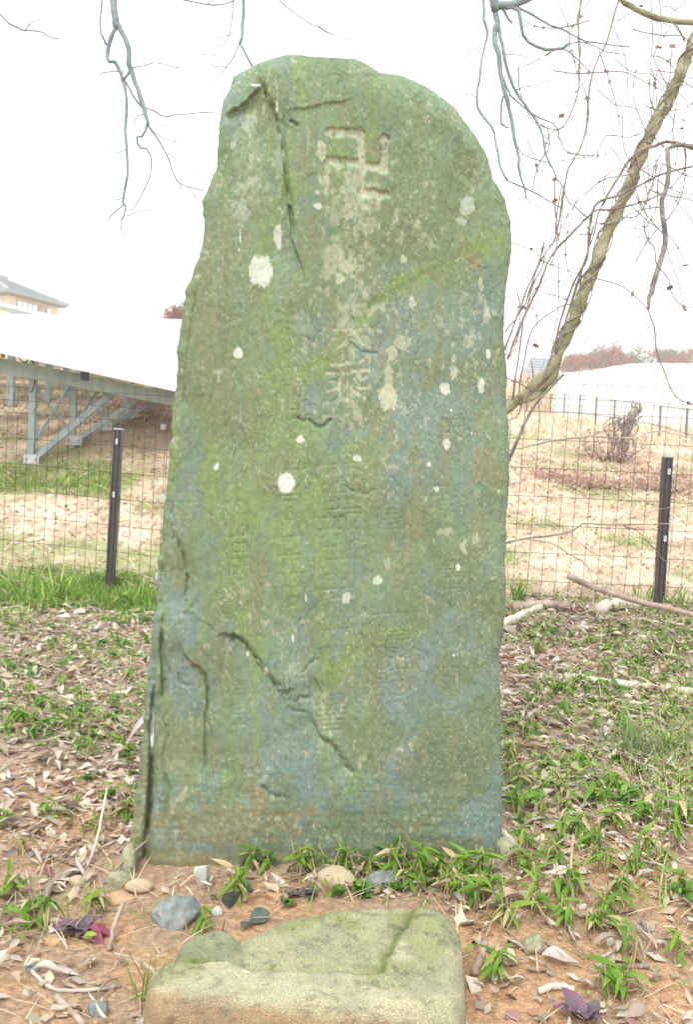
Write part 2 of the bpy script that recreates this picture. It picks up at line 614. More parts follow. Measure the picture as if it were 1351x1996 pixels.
def glyph(ch, px, py, sx, sy, strength=1.0, slant=-0.07):
    cu = bpy.data.curves.new('glyph', 'FONT')
    cu.body = ch
    o = bpy.data.objects.new('glyph', cu)
    COL.objects.link(o)
    dg = bpy.context.evaluated_depsgraph_get()
    me = bpy.data.meshes.new_from_object(o.evaluated_get(dg))
    COL.objects.unlink(o)
    bpy.data.objects.remove(o)
    me.calc_loop_triangles()
    if len(me.vertices) and len(me.loop_triangles):
        P = np.array([v.co[:2] for v in me.vertices])
        lo, hi = P.min(0), P.max(0)
        ext = np.maximum(hi - lo, .12)
        Q = (P - (lo + hi) / 2)
        q = Q / max(ext.max(), .55)
        X = px + q[:, 0] * sx
        Y = py - q[:, 1] * sy + q[:, 0] * sx * slant
        X += (fbm(X / 14, Y / 14, 2, 41) - .5) * 5
        Y += (fbm(X / 14, Y / 14, 2, 42) - .5) * 5
        tmp = np.zeros(GX.shape, bool)
        raster_tris(np.stack([X, Y], 1), [tuple(t.vertices) for t in me.loop_triangles], tmp)
        CARVE[tmp] = np.maximum(CARVE[tmp], strength)
    bpy.data.meshes.remove(me)
    bpy.data.curves.remove(cu)


for ch, x, y, sx, sy, st in [
        ('奉', 694, 402, 74, 62, .55), ('書', 690, 462, 78, 66, .4), ('寫', 684, 536, 76, 78, .35), ('大', 688, 650, 84, 64, .8),
        ('乘', 680, 745, 92, 92, 1), ('妙', 676, 822, 80, 60, .6), ('典', 668, 890, 84, 72, .8), ('全', 666, 962, 84, 70, .9), ('部', 662, 1034, 90, 76, 1),
        ('一', 664, 1090, 62, 50, 1), ('字', 660, 1140, 66, 58, .9), ('一', 656, 1228, 62, 40, 1), ('石', 650, 1290, 70, 66, .6), ('書', 646, 1388, 70, 84, .8),
        ('實', 764, 690, 70, 60, .3), ('三', 778, 728, 60, 50, .5), ('藏', 766, 915, 74, 74, .6), ('昌', 764, 1010, 52, 56, .7), ('一', 764, 1078, 66, 40, .9), ('石', 760, 1128, 60, 56, .5),
        ('一', 762, 1196, 66, 40, 1), ('養', 768, 1255, 72, 66, .8), ('記', 762, 1330, 72, 62, .8), ('紀', 758, 1396, 66, 66, .7),
        ('龍', 572, 742, 60, 70, .7), ('祀', 592, 812, 60, 56, 1), ('吉', 580, 872, 60, 54, .8), ('戌', 576, 930, 64, 56, .9), ('恩', 566, 990, 58, 54, .9),
        ('一', 566, 1046, 52, 40, 1), ('立', 566, 1095, 58, 52, .9), ('丁', 562, 1165, 52, 46, .9), ('一', 556, 1206, 40, 30, .8), ('日', 560, 1228, 36, 34, .5), ('記', 556, 1362, 66, 58, .6),
        ('人', 486, 748, 40, 40, .6), ('日', 466, 790, 34, 36, .5), ('當', 468, 1075, 58, 100, .8), ('義', 462, 1180, 60, 80, .5), ('言', 466, 1335, 44, 46, .8),
        ('日', 466, 1395, 40, 46, .8), ('善', 470, 1470, 50, 52, .4), ('辰', 884, 600, 52, 56, .6), ('京', 890, 660, 50, 50, .5), ('天', 880, 836, 50, 44, .9),
        ('龍', 880, 975, 64, 76, .7), ('重', 878, 1050, 54, 56, .3), ('書', 884, 1120, 54, 64, .7), ('衆', 876, 1220, 56, 64, .5), ('士', 874, 1304, 46, 36, .9), ('合', 876, 1362, 54, 60, .8),
        ('主', 868, 1430, 56, 46, .7), ('門', 640, 1602, 54, 54, .5)]:
    glyph(ch, x, y, sx, sy, st * 1.0)

# the large emblem at the head of the inscription: straight chiselled bars
EMB = np.zeros(GX.shape)
for a, b, w in [((640, 258), (706, 260), 8), ((703, 256), (706, 322), 8), ((643, 314), (700, 317), 8), ((704, 322), (746, 326), 8), ((752, 270), (748, 330), 9),
                ((640, 316), (634, 372), 7), ((706, 326), (706, 374), 7), ((704, 374), (752, 380), 8)]:
    S = window([a, b], 20)
    d, s, fr = polydist([a, b], S)
    EMB[S] = np.maximum(EMB[S], sst(w + 1.5, w - 2.5, d + (fbm(GX[S] / 9, GY[S] / 9, 2, 51) - .5) * 7))


def build_stele():
    Hm = np.zeros(GX.shape)
    # broad undulation, vertical cleavage streaks, small flakes
    Hm += (fbm(GX / 260, GY / 420, 3, 61) - .5) * .050
    Hm += (fbm(GX / 60, GY / 160, 4, 62) - .5) * .012
    Hm += (fbm(GX / 9, GY / 16, 3, 63) - .5) * .0014
    fl = fbm(GX / 70, GY / 110, 4, 64) * 7
    Hm += (np.floor(fl) + sst(.0, .22, fl - np.floor(fl))) * .0014
    lower = sst(1350, 1600, GY)
    q = fbm(GX / 60 + GY / 300, GY / 12, 3, 65) * 6                                # near-horizontal cleavage at the foot
    Hm += lower * (np.floor(q) + sst(0, .3, q - np.floor(q))) * .0006

    def step(pts, depth, fade, side=1, sharp=2.0, taper=.12, amp=4):
        P = jit(pts, amp)
        S = window(P, fade * 4)
        d, s, fr = polydist(P, S)
        sd = d * s * side
        win = sst(0, taper, fr) * sst(1, 1 - taper, fr) * ((fr > .002) & (fr < .998))
        win = blur(blur(win, 9), 9)
        rec = sst(-sharp * .5, sharp, sd) * np.exp(-np.clip(sd, 0, None) / fade) * win
        Hm[S] -= depth * rec

    def crack(pts, depth, w, amp=3):
        P = jit(pts, amp)
        S = window(P, w * 4)
        d, s, fr = polydist(P, S)
        Hm[S] -= depth * np.exp(-(d / w) ** 2) * sst(0, .1, fr) * sst(1, .9, fr)

    # upper left: proud right slab over a sunk panel (travel down, recess on the left of the stone)
    step([(503, 118), (512, 165), (530, 205), (545, 245), (555, 310), (562, 370), (570, 420), (573, 470), (585, 510), (600, 555)], .016, 60, side=1, sharp=3)
    step([(430, 228), (452, 216), (480, 196), (510, 166)], .020, 60, side=1, sharp=8, taper=.2)
    crack([(507, 120), (514, 168), (532, 208), (546, 250), (556, 320), (566, 400), (572, 465)], .009, 3.5)
    crack([(550, 215), (553, 260), (560, 330), (572, 420)], .006, 3)
    crack([(565, 235), (582, 246)], .008, 3)
    step([(545, 215), (600, 208), (650, 198), (700, 190)], .006, 40, side=1, sharp=5, taper=.3)
    # top facets
    step([(700, 118), (745, 150), (790, 180), (805, 240), (810, 290), (820, 320)], .007, 40, side=-1, sharp=8, taper=.3)
    step([(905, 238), (880, 300), (900, 350), (960, 380)], .008, 50, side=-1, sharp=10, taper=.3)
    # lower break that runs down to the right
    step([(425, 1238), (450, 1235), (472, 1246), (490, 1268), (512, 1300), (530, 1325), (552, 1345), (575, 1340)], .016, 55, side=1, sharp=2.5, taper=.08)
    crack([(440, 1236), (470, 1244), (492, 1270), (520, 1312), (550, 1346)], .010, 3)
    step([(604, 1388), (615, 1412), (628, 1436), (648, 1450), (668, 1478), (690, 1508)], .012, 45, side=1, sharp=3, taper=.1)
    crack([(630, 1438), (650, 1453), (672, 1482), (692, 1510)], .008, 4)
    step([(550, 1350), (580, 1370), (606, 1390)], .002, 30, side=1, sharp=3)
    step([(600, 1310), (625, 1340), (640, 1390), (660, 1410)], .006, 60, side=1, sharp=4, taper=.3)
    crack([(585, 1316), (608, 1290), (622, 1282)], .005, 2.5)
    crack([(575, 1372), (585, 1360), (606, 1360)], .006, 3)
    crack([(560, 1375), (575, 1388), (598, 1386)], .005, 3)
    # left foot: splitting layers
    step([(338, 1030), (352, 1060), (363, 1100), (367, 1140), (360, 1175), (352, 1200)], .014, 60, side=1, sharp=3)
    crack([(345, 1050), (360, 1085), (366, 1130), (358, 1175)], .005, 2.5)
    step([(345, 1195), (365, 1190), (385, 1205), (430, 1235)], .003, 30, side=1, sharp=3)
    step([(345, 1240), (365, 1285), (395, 1305), (408, 1345), (404, 1400), (412, 1420), (400, 1500), (398, 1525)], .015, 60, side=1, sharp=3)
    crack([(393, 1306), (407, 1345), (402, 1410), (400, 1510)], .008, 3)
    step([(312, 1200), (326, 1270), (332, 1330), (322, 1395), (328, 1440), (318, 1500), (332, 1530), (330, 1575), (322, 1610), (318, 1640)], .024, 25, side=1, sharp=4)
    step([(300, 1220), (304, 1320), (300, 1400), (298, 1480), (296, 1560), (290, 1620), (286, 1700), (286, 1790)], .040, 18, side=1, sharp=5)
    crack([(303, 1330), (300, 1400), (298, 1480), (296, 1560), (288, 1640), (286, 1700)], .034, 7)
    crack([(318, 1180), (316, 1260), (318, 1340), (312, 1400), (310, 1460)], .016, 5)
    crack([(326, 960), (322, 1050), (318, 1130), (314, 1200)], .012, 5)
    crack([(342, 900), (340, 980), (336, 1060)], .008, 4)
    step([(350, 700), (345, 800), (342, 900), (338, 1000), (330, 1080)], .010, 16, side=1, sharp=5, taper=.2)
    crack([(385, 560), (372, 640), (364, 720), (358, 800)], .006, 5)
    crack([(350, 1310), (352, 1330), (372, 1338)], .006, 3)
    
    # mid stone: slight ledge along the moss diagonal, right flake scar, small nicks
    step([(935, 470), (880, 500), (800, 545), (740, 575), (690, 615), (640, 690)], .0035, 70, side=-1, sharp=10, taper=.3)
    step([(905, 505), (925, 520), (940, 505)], .006, 20, side=-1, sharp=4)
    step([(915, 900), (940, 940), (965, 955), (985, 960)], .008, 30, side=-1, sharp=4)
    crack([(680, 664), (700, 683), (740, 690)], .004, 2.5)
    crack([(600, 815), (612, 828), (630, 830), (650, 815)], .008, 3)
    crack([(578, 812), (590, 820), (600, 818)], .006, 3)
    crack([(510, 1530), (530, 1550), (560, 1552)], .006, 4)
    crack([(668, 942), (690, 958), (715, 962), (735, 950)], .004, 3)
    # the inscription, cut a few millimetres deep with soft weathered lips
    cv = blur(CARVE, 1)
    cv = sst(.35, 1.0, cv)
    wear = sst(.25, .6, fbm(GX / 60, GY / 60, 3, 66) + .12)
    Hm -= .0021 * cv * (.15 + .85 * wear)
    Hm -= .0062 * blur(EMB, 2)
    # a recessed field round the emblem
    d, s, fr = polydist([(680, 300), (720, 340)])
    Hm -= .006 * np.exp(-(d / 75) ** 2)

    # ---------------- albedo (stains, lichen, algae)
    bl = np.array((.258, .318, .275))
    bg2 = np.array((.208, .258, .226))
    gr = np.array((.262, .325, .188))
    yl = np.array((.275, .345, .115))
    ol = np.array((.225, .262, .142))
    br = np.array((.285, .285, .165))
    wx, wy = (fbm(GX / 50, GY / 50, 3, 55) - .5) * 46, (fbm(GX / 50, GY / 50, 3, 56) - .5) * 46
    n = lambda sx, sy, o, sd: fbm((GX + wx) / sx, (GY + wy) / sy, o, sd)
    g8 = lambda x, y, rx, ry: np.exp(-((GX - x) / rx) ** 2 - ((GY - y) / ry) ** 2)
    gb = n(120, 300, 4, 71) + .22 * g8(530, 1000, 110, 330) + .2 * g8(500, 420, 80, 260) + .15 * g8(640, 150, 160, 60) - .2 * g8(860, 760, 130, 240) \
        - .2 * g8(760, 950, 60, 120) - .36 * g8(640, 1590, 300, 120) - .22 * g8(400, 1380, 90, 180) - .22 * g8(450, 260, 30, 160) - .12 * g8(720, 300, 90, 70) \
        - .25 * g8(345, 1130, 40, 130) + .1 * g8(870, 300, 90, 80)
    k = sst(.28, .68, gb + .03)[..., None]
    C = bl * (1 - k) + gr * k
    k = (sst(.50, .75, n(26, 60, 5, 72)) * .55)[..., None]
    C = C * (1 - k) + bg2 * k
    # yellow-green algae in runs
    dd, s, fr = polydist([(960, 470), (880, 505), (800, 545), (740, 585), (690, 640), (640, 700), (590, 740)])
    diag = np.exp(-((dd + (n(40, 40, 3, 73) - .5) * 30) / 22) ** 2)
    dd, s, fr = polydist([(650, 1320), (690, 1270), (720, 1240), (820, 1222)])
    diag2 = np.exp(-((dd + (n(30, 30, 3, 74) - .5) * 20) / 17) ** 2)
    yk = .75 * diag + .9 * diag2 + sst(.50, .72, n(34, 200, 4, 75) + .18 * g8(520, 1050, 110, 300) + .12 * g8(690, 1080, 35, 160) - .3 * sst(720, 800, GX)) * .6 + .8 * g8(712, 1248, 16, 14)
    yk = np.clip(yk * (.55 + .9 * n(10, 14, 3, 76)), 0, 1)[..., None]
    C = C * (1 - yk) + yl * yk
    ok = np.clip(sst(.45, .7, n(90, 90, 5, 77) + .25 * g8(860, 1480, 120, 180) + .2 * g8(900, 1200, 80, 200) + .1 * g8(700, 1350, 120, 120)) * .8, 0, 1)[..., None]
    C = C * (1 - ok) + ol * ok
    bk = np.clip(sst(.55, .72, n(22, 90, 4, 78) + .2 * g8(430, 560, 40, 160) + .12 * g8(450, 360, 25, 100)) * .7, 0, 1)[..., None]
    C = C * (1 - bk) + br * bk
    # rusty blotches at the foot and a few above
    rust = np.array((.345, .275, .145))
    rk = sst(.57, .66, n(60, 34, 4, 79) + .34 * g8(390, 1620, 130, 50) - .25 * sst(1560, 1480, GY) - .12 * sst(640, 760, GX)) * sst(1480, 1570, GY) * .9
    for x, y, r in [(485, 1607, 20), (575, 1622, 15), (545, 1605, 9), (760, 1552, 10), (815, 1612, 12), (776, 1614, 9), (716, 1656, 6), (857, 1637, 9), (612, 1605, 6),
                    (500, 1562, 13), (345, 1675, 9), (310, 1665, 14), (640, 1590, 8), (930, 1635, 10)]:
        dr = np.hypot(GX - x, GY - y) + (n(8, 8, 2, x) - .5) * 10
        rk = np.maximum(rk, sst(r + 3, r - 3, dr) * .85)
    for x, y, rx, ry, a in [(925, 508, 16, 24, .8), (940, 905, 24, 40, .7), (965, 930, 20, 30, .5), (815, 1010, 10, 60, .6), (796, 1030, 6, 70, .5), (820, 260, 10, 90, .4),
                            (915, 390, 14, 60, .3), (285, 1580, 10, 110, .6), (900, 480, 10, 30, .5), (820, 635, 10, 14, .6), (760, 1070, 12, 30, .4), (330, 1600, 40, 50, .3)]:
        rk = np.maximum(rk, a * sst(.35, .6, g8(x, y, rx, ry) * (.5 + n(9, 12, 3, x + y))))
    soilk = sst(1640, 1700, GY + (n(40, 12, 3, 80) - .5) * 70) * (.85 * sst(520, 400, GX) + .25)
    rk = np.clip(np.maximum(rk * .72, soilk), 0, 1)[..., None]
    C = C * (1 - rk) + rust * rk
    # lichen
    wl, cr, pg = np.array((.80, .78, .66)), np.array((.60, .57, .41)), np.array((.46, .50, .38))
    rough = (n(7, 7, 3, 81) - .5)

    def spot(x, y, rx, ry, c, a=1.0, rgh=.5, soft=.12):
        nonlocal C
        y0, y1, x0, x1 = int(y - 3 * ry - 4) - SY0, int(y + 3 * ry + 4) - SY0, int(x - 3 * rx - 4) - SX0, int(x + 3 * rx + 4) - SX0
        y0, x0 = max(y0, 0), max(x0, 0)
        S = (slice(y0, y1), slice(x0, x1))
        r = np.hypot((GX[S] - x) / rx, (GY[S] - y) / ry) + rough[S] * rgh * 2
        m = (sst(1 + soft, 1 - soft, r) * a)[..., None]
        C[S] = C[S] * (1 - m) + c * m

    for x, y, rx, ry, c, a, rg in [
            (508, 528, 21, 31, wl, .85, .3), (542, 460, 8, 23, wl * .93, .85, .35), (558, 942, 17, 19, wl * 1.12, 1, .15), (464, 688, 9, 11, wl, .9, .2),
            (585, 856, 7, 8, wl * 1.05, .9, .2), (757, 775, 17, 26, cr * 1.08, .85, .6), (764, 690, 9, 14, cr, .7, .8), (757, 730, 9, 16, cr, .7, .8), (784, 668, 15, 15, cr, .6, .9),
            (868, 758, 9, 13, wl, .9, .4), (938, 750, 7, 14, wl, .85, .5), (885, 725, 9, 14, cr, .85, .4), (884, 698, 5, 9, cr, .7, .5), (871, 865, 7, 13, wl * 1.03, .85, .5),
            (675, 1165, 8, 11, wl, .75, .8), (736, 1130, 7, 9, wl, .7, .8), (697, 894, 11, 8, wl * .95, .8, .7), (893, 1106, 4, 7, wl * 1.15, .95, .3), (910, 400, 12, 20, pg * 1.1, .85, .6),
            (900, 432, 10, 8, pg * 1.15, .8, .6), (921, 372, 4, 6, pg * 1.1, .8, .4), (470, 410, 16, 26, pg, .7, 1.2), (485, 240, 14, 16, pg, .7, .8), (455, 284, 6, 8, pg, .8, .5),
            (488, 306, 6, 9, pg, .7, .6), (787, 505, 7, 9, cr, .8, .5), (620, 402, 7, 6, wl, .85, .4), (618, 375, 5, 4, pg * 1.2, .8, .4), (805, 592, 6, 12, wl * .85, .7, .8),
            (680, 520, 22, 10, cr, .7, 1.0), (662, 544, 9, 11, cr, .8, .6), (655, 495, 16, 14, cr, .5, 1.4), (852, 953, 5, 5, wl, .8, .6), (952, 690, 4, 10, wl * 1.05, .9, .3),
            (950, 610, 6, 14, wl, .55, .9), (920, 655, 8, 14, cr, .5, 1.2), (938, 555, 4, 14, cr, .7, .7), (690, 700, 4, 12, pg, .5, .9), (590, 640, 22, 22, pg, .35, 1.6),
            (905, 1065, 6, 14, cr, .7, .9), (870, 1035, 14, 7, cr, .6, 1.0), (925, 1050, 8, 10, cr, .6, .9), (425, 735, 8, 14, pg, .6, 1.2), (600, 270, 5, 30, pg, .4, 1.2),
            (626, 295, 8, 20, cr, .8, .8), (628, 352, 7, 14, cr, .75, .9), (545, 290, 8, 60, pg, .5, 1.1), (540, 180, 3, 14, pg, .4, .8), (485, 345, 26, 60, pg, .3, 1.6),
            (483, 1274, 3, 5, wl * 1.1, .9, .4), (518, 1308, 4, 7, wl * 1.1, .9, .4), (575, 1305, 14, 12, pg, .55, 1.2), (645, 1430, 3, 12, pg, .6, 1.0)]:
        spot(x, y, rx, ry, c, a, rg)
    # bird-lime runs and specks
    lime = np.array((1.05, .98, .96))
    for x, y, rx, ry in [(296, 1428, 3, 24), (298, 1402, 2, 10), (540, 214, 2.5, 6), (540, 205, 1, 8), (420, 912, 3, 5), (424, 908, 2, 6), (291, 1697, 3, 7), (468, 462, 1, 9), (466, 487, 1.5, 2),
                         (596, 1165, 1.5, 7), (571, 1245, 1.5, 8), (498, 166, 8, 2), (885, 1277, 2, 2), (920, 845, 2, 2), (676, 706, 2, 2), (836, 905, 3, 4), (880, 800, 2, 2), (1, 1, 1, 1)]:
        if x > 230:
            spot(x, y, rx, ry, lime, .95, .3, .3)
    # speckled lichen where the noise is high, thickest down the main column
    fld = .20 * g8(690, 340, 55, 70) + .22 * g8(690, 470, 70, 120) + .12 * g8(660, 620, 60, 90) + .16 * g8(685, 800, 30, 60) + .14 * g8(930, 660, 40, 110) + .12 * g8(520, 300, 40, 130) \
        + .08 * g8(800, 420, 80, 60) + .1 * g8(770, 760, 40, 120)
    sp = sst(.64, .76, fbm(GX / 9, GY / 12, 4, 83) * .62 + n(40, 50, 3, 84) * .38 + fld * .9)[..., None] * .6
    C = C * (1 - sp) + cr * .92 * sp
    st = (np.clip(blur(EMB, 2) * 1.2, 0, 1) * sst(.30, .52, n(12, 12, 3, 85)) * .8)[..., None]
    C = C * (1 - st) + cr * st
    st = (np.clip(blur(CARVE, 1), 0, 1) * sst(.42, .58, n(14, 14, 3, 86)) * sst(860, 780, GY) * sst(90, 50, abs(GX - 690)) * .8)[..., None]
    C = C * (1 - st) + cr * st
    C *= np.array((.655, .725, .712))
    C *= (.90 + .20 * n(5, 7, 3, 87))[..., None]
    fleck = sst(.80, .86, vn(GX / 3.0 + 40, GY / 3.0))[..., None] * sst(.45, .6, n(60, 60, 2, 88))[..., None] * .35
    C = C * (1 - fleck) + pg * 1.1 * fleck
    # crusty lichen flecks with clear edges, and dark grains
    fl2 = (vn(GX / 5.0 + 90, GY / 5.5) * .6 + vn(GX / 2.3, GY / 2.3 + 30) * .4 > .80 - .10 * n(70, 70, 3, 93)) * sst(.35, .6, n(45, 60, 3, 94))
    C = C * (1 - fl2[..., None] * .22) + cr * .85 * (fl2[..., None] * .22)
    dk = (vn(GX / 3.2 + 13, GY / 4.0 + 77) > .88)[..., None] * .12
    C = C * (1 - dk)

    # ---------------- mesh rows
    rows = np.concatenate([np.arange(107.0, 126, .8), np.arange(126, 200, 1.5), np.arange(200, 1800, 2.05)])
    nu = 372
    u = np.linspace(0, 1, nu)
    PYg, Ug = np.meshgrid(rows, u, indexing='ij')
    L, R = xL(rows)[:, None], xR(rows)[:, None]
    PXg = L + (R - L) * Ug

    def samp(A, x, y):
        x = np.clip(x - SX0, 0, GX.shape[1] - 1.001)
        y = np.clip(y - SY0, 0, GX.shape[0] - 1.001)
        xi, yi = x.astype(int), y.astype(int)
        fx, fy = x - xi, y - yi
        if A.ndim == 3:
            fx, fy = fx[..., None], fy[..., None]
        return (A[yi, xi] * (1 - fx) + A[yi, xi + 1] * fx) * (1 - fy) + (A[yi + 1, xi] * (1 - fx) + A[yi + 1, xi + 1] * fx) * fy

    hh = samp(Hm, PXg, PYg)
    cc = samp(C, PXg, PYg)
    # outline top at each x, for the rounded head
    xt = np.concatenate([OUT_L[::-1, 1][-12:], OUT_R[:24, 1]])
    yt = np.concatenate([OUT_L[::-1, 0][-12:], OUT_R[:24, 0]])
    o = np.argsort(xt)
    top = np.interp(PXg, xt[o], yt[o])
    rnd = lambda t: 1 - np.sqrt(np.clip(1 - (1 - np.clip(t, 0, 1)) ** 2, 0, 1))
    jn = fbm(PXg / 14, PYg / 22, 3, 90)
    dl, dr = PXg - L, R - PXg
    wl_ = np.interp(PYg, [100, 900, 1100, 1500, 1800], [16, 22, 34, 46, 46]) * (.6 + .8 * jn)
    rl_ = np.interp(PYg, [100, 900, 1100, 1500, 1800], [.02, .03, .055, .075, .075])
    wr_ = np.interp(PYg, [100, 400, 700, 1800], [26, 30, 16, 14]) * (.6 + .8 * jn)
    top = np.minimum(top, 320)
    hh = hh - rl_ * rnd(dl / wl_) - .020 * rnd(dr / wr_) - .050 * rnd((PYg - top) / (58 * (.6 + .8 * jn))) * sst(400, 240, PYg)
    front = hit_y(PXg, PYg, YS - hh)
    nr = len(rows)
    verts, cols, rings = [front], [cc], []
    # side and back strips: continue each row round the back
    eL, eR = front[:, 0], front[:, -1]
    nb = 44
    t = np.linspace(0, 1, nb + 2)[1:-1]
    thick = .21 * np.clip((rows - 104) / 60, .12, 1) ** .5
    prof_y = np.sin(np.clip(t, 0, 1) * PI) ** .55                    # depth profile going round
    prof_x = t * t * (3 - 2 * t)
    bx = eR[:, 0:1] * (1 - prof_x) + eL[:, 0:1] * prof_x
    by = np.maximum(eR[:, 1:2], eL[:, 1:2]) * 0 + (eR[:, 1:2] * (1 - t) + eL[:, 1:2] * t) + prof_y * thick[:, None]
    bz = eR[:, 2:3] * (1 - t) + eL[:, 2:3] * t
    by = by + (fbm(bx * 9, bz * 9, 3, 91) - .5) * .02 * prof_y
    back = np.stack([bx, by, bz], -1)
    bc = (gr * .8) * np.ones((nr, nb, 1)) * (.8 + .4 * fbm(bx * 8, bz * 5, 3, 92))[..., None]
    allv = np.concatenate([front, back], 1)
    allc = np.concatenate([cc, bc], 1)
    nc = nu + nb
    V = allv.reshape(-1, 3)
    Cc = allc.reshape(-1, 3)
    i = np.arange(nr - 1)[:, None] * nc
    j = np.arange(nc)[None, :]
    k2 = (j + 1) % nc
    Fq = np.stack([i + j, i + nc + j, i + nc + k2, i + k2], -1).reshape(-1, 4)
    # cap the crest with a narrow strip between the first front row and the first back row
    jj = np.arange(nu - 1)
    bi = (nc - 1 - np.clip((jj * nb) // (nu - 1), 0, nb - 1))
    bi2 = (nc - 1 - np.clip(((jj + 1) * nb) // (nu - 1), 0, nb - 1))
    cap = np.stack([jj, jj + 1, bi2, bi], -1)
    base = hit_z(640, 1690, 0.0)
    mk('inscribed_stone', V, np.concatenate([Fq, cap]), M['stele'], alb=Cc, loc=(base[0], YS, 0))
    return bpy.data.objects['inscribed_stone']


stele = build_stele()
tag(stele, 'tall upright slab of mossy green stone with carved columns of writing', 'stone monument')

# ------------------------------------------------------------------ carved foot slab in front
def build_slab():
    zt = .115
    ol = np.array([(286, 1893), (292, 1876), (318, 1862), (335, 1850), (342, 1826), (362, 1810), (400, 1804), (436, 1812), (470, 1812), (510, 1795), (560, 1776), (620, 1765),
                   (700, 1757), (770, 1750), (815, 1748), (850, 1752), (880, 1766), (898, 1788), (906, 1830), (910, 1880), (912, 1930), (900, 1962), (860, 1972), (760, 1968),
                   (640, 1962), (520, 1956), (400, 1946), (320, 1936), (292, 1918)], float)
    pts = hit_z(ol[:, 0], ol[:, 1], zt)[:, :2]
    na = 260
    P = catmull(np.vstack([pts, pts[:1]]), na + 1)[:-1]
    c = P.mean(0)
    cx_, cy_ = c
    rings = np.concatenate([np.linspace(.02, .93, 60), np.linspace(.94, 1.0, 10)])
    V, C = [], []
    ang = np.arange(na) / na
    for k, r in enumerate(rings):
        x, y = cx_ + (P[:, 0] - cx_) * r, cy_ + (P[:, 1] - cy_) * r
        e = 1 - r
        z = zt - .05 * (1 - np.sqrt(np.clip(1 - (1 - np.clip(e / .16, 0, 1)) ** 2, 0, 1)))
        V.append(np.stack([x, y, z * np.ones(na)], 1))
    for k in range(1, 22):
        t = k / 21
        bulge = 1 + .018 * math.sin(t * PI) - .02 * t
        x, y = cx_ + (P[:, 0] - cx_) * bulge, cy_ + (P[:, 1] - cy_) * bulge
        z = (zt - .05) - t * .22
        V.append(np.stack([x, y, z * np.ones(na)], 1))
    V = np.array(V)
    nr = len(V)
    # projected position of each vertex drives where the tooled step and ledges run
    px, py, _ = proj(V.reshape(-1, 3))
    px, py = px.reshape(nr, na), py.reshape(nr, na)
    bx = np.interp(py, [1750, 1790, 1825, 1855, 1893], [812, 795, 770, 752, 738])       # right edge of the sunk part
    by = np.interp(px, [300, 360, 440, 480, 560, 640, 740], [1868, 1870, 1872, 1882, 1884, 1890, 1892])
    wob = (fbm(px / 30, py / 30, 3, 101) - .5) * 14
    sunk = sst(9, -9, px + wob - bx) * sst(8, -8, py + wob * .6 - by)
    top = np.zeros((nr, 1))
    top[:len(rings)] = 1
    chunk = sst(1.15, .85, np.hypot((px - 395) / 70, (py - 1836) / 40) + wob / 60)
    V[..., 2] -= top * .013 * sunk * (1 - .45 * chunk)
    V[..., 2] += top * .002 * chunk
    groove = np.exp(-((px + wob - bx - 2) / 9) ** 2) * sst(8, -8, py - by) + np.exp(-((py + wob * .6 - by) / 6) ** 2) * sst(10, -10, px - bx) * sst(330, 380, px)
    V[..., 2] -= top * .008 * np.clip(groove, 0, 1)
    nz = (fbm(V[..., 0] * 16, V[..., 1] * 16 + V[..., 2] * 20, 4, 102) - .5) * .020 + (fbm(V[..., 0] * 38, V[..., 1] * 38 + V[..., 2] * 38, 3, 108) - .5) * .008 + (fbm(V[..., 0] * 70, V[..., 1] * 70 + V[..., 2] * 70, 3, 103) - .5) * .004
    V[..., 2] += nz
    V[..., 1] -= (1 - top) * (fbm(V[..., 0] * 12, V[..., 2] * 40, 4, 104) - .5) * .022
    V[..., 0] += (1 - top) * (fbm(V[..., 1] * 12, V[..., 2] * 30, 4, 105) - .5) * .015
    g = np.array((.33, .34, .19))
    cream = np.array((.47, .45, .31))
    grey = np.array((.22, .24, .18))
    clay = np.array((.37, .265, .165))
    moss = np.array((.16, .21, .055))
    n1 = fbm(V[..., 0] * 11, V[..., 1] * 11 + V[..., 2] * 9, 4, 106)[..., None]
    col = g * (1 - sst(.4, .62, n1)) + cream * sst(.4, .62, n1)
    kf = (sst(1890, 1945, py) * sst(.2, .7, n1[..., 0] + .2))[..., None] * .8
    col = col * (1 - kf) + cream * kf
    col = col * (1 - .6 * chunk[..., None]) + grey * .6 * chunk[..., None]
    kg = np.clip(groove * .75 + sunk * .25, 0, 1)[..., None]
    col = col * (1 - kg) + moss * kg
    lw = np.interp(px, [290, 330, 420, 520, 650, 760, 900], [1930, 1934, 1950, 1964, 1980, 1998, 2030])
    kc = (sst(-14, 14, py - lw + wob * 1.4) * (px < 1200))[..., None] * .9
    kc = np.maximum(kc, (sst(880, 925, px + wob) * sst(1800, 1850, py))[..., None] * .7)
    below = np.clip((.03 - V[..., 2]) / .03, 0, 1)[..., None]
    kc = np.maximum(kc, below * .8)
    col = col * (1 - kc) + clay * kc
    wsp = sst(1.1, .8, np.hypot((px - 479) / 7, (py - 1893) / 4))[..., None]
    col = col * (1 - wsp) + .8 * wsp
    pit = (fbm(V[..., 0] * 60, V[..., 1] * 60 + V[..., 2] * 60, 3, 107) < .34)[..., None] * .3
    col = col * (1 - pit)
    gp = sst(.55, .68, fbm(V[..., 0] * 18, V[..., 1] * 18 + V[..., 2] * 18, 3, 109))[..., None] * .35
    col = col * (1 - gp) + grey * gp
    i = np.arange(nr - 1)[:, None] * na
    j = np.arange(na)[None, :]
    k2 = (j + 1) % na
    Fq = np.stack([i + j, i + na + j, i + na + k2, i + k2], -1).reshape(-1, 4)
    verts = V.reshape(-1, 3)
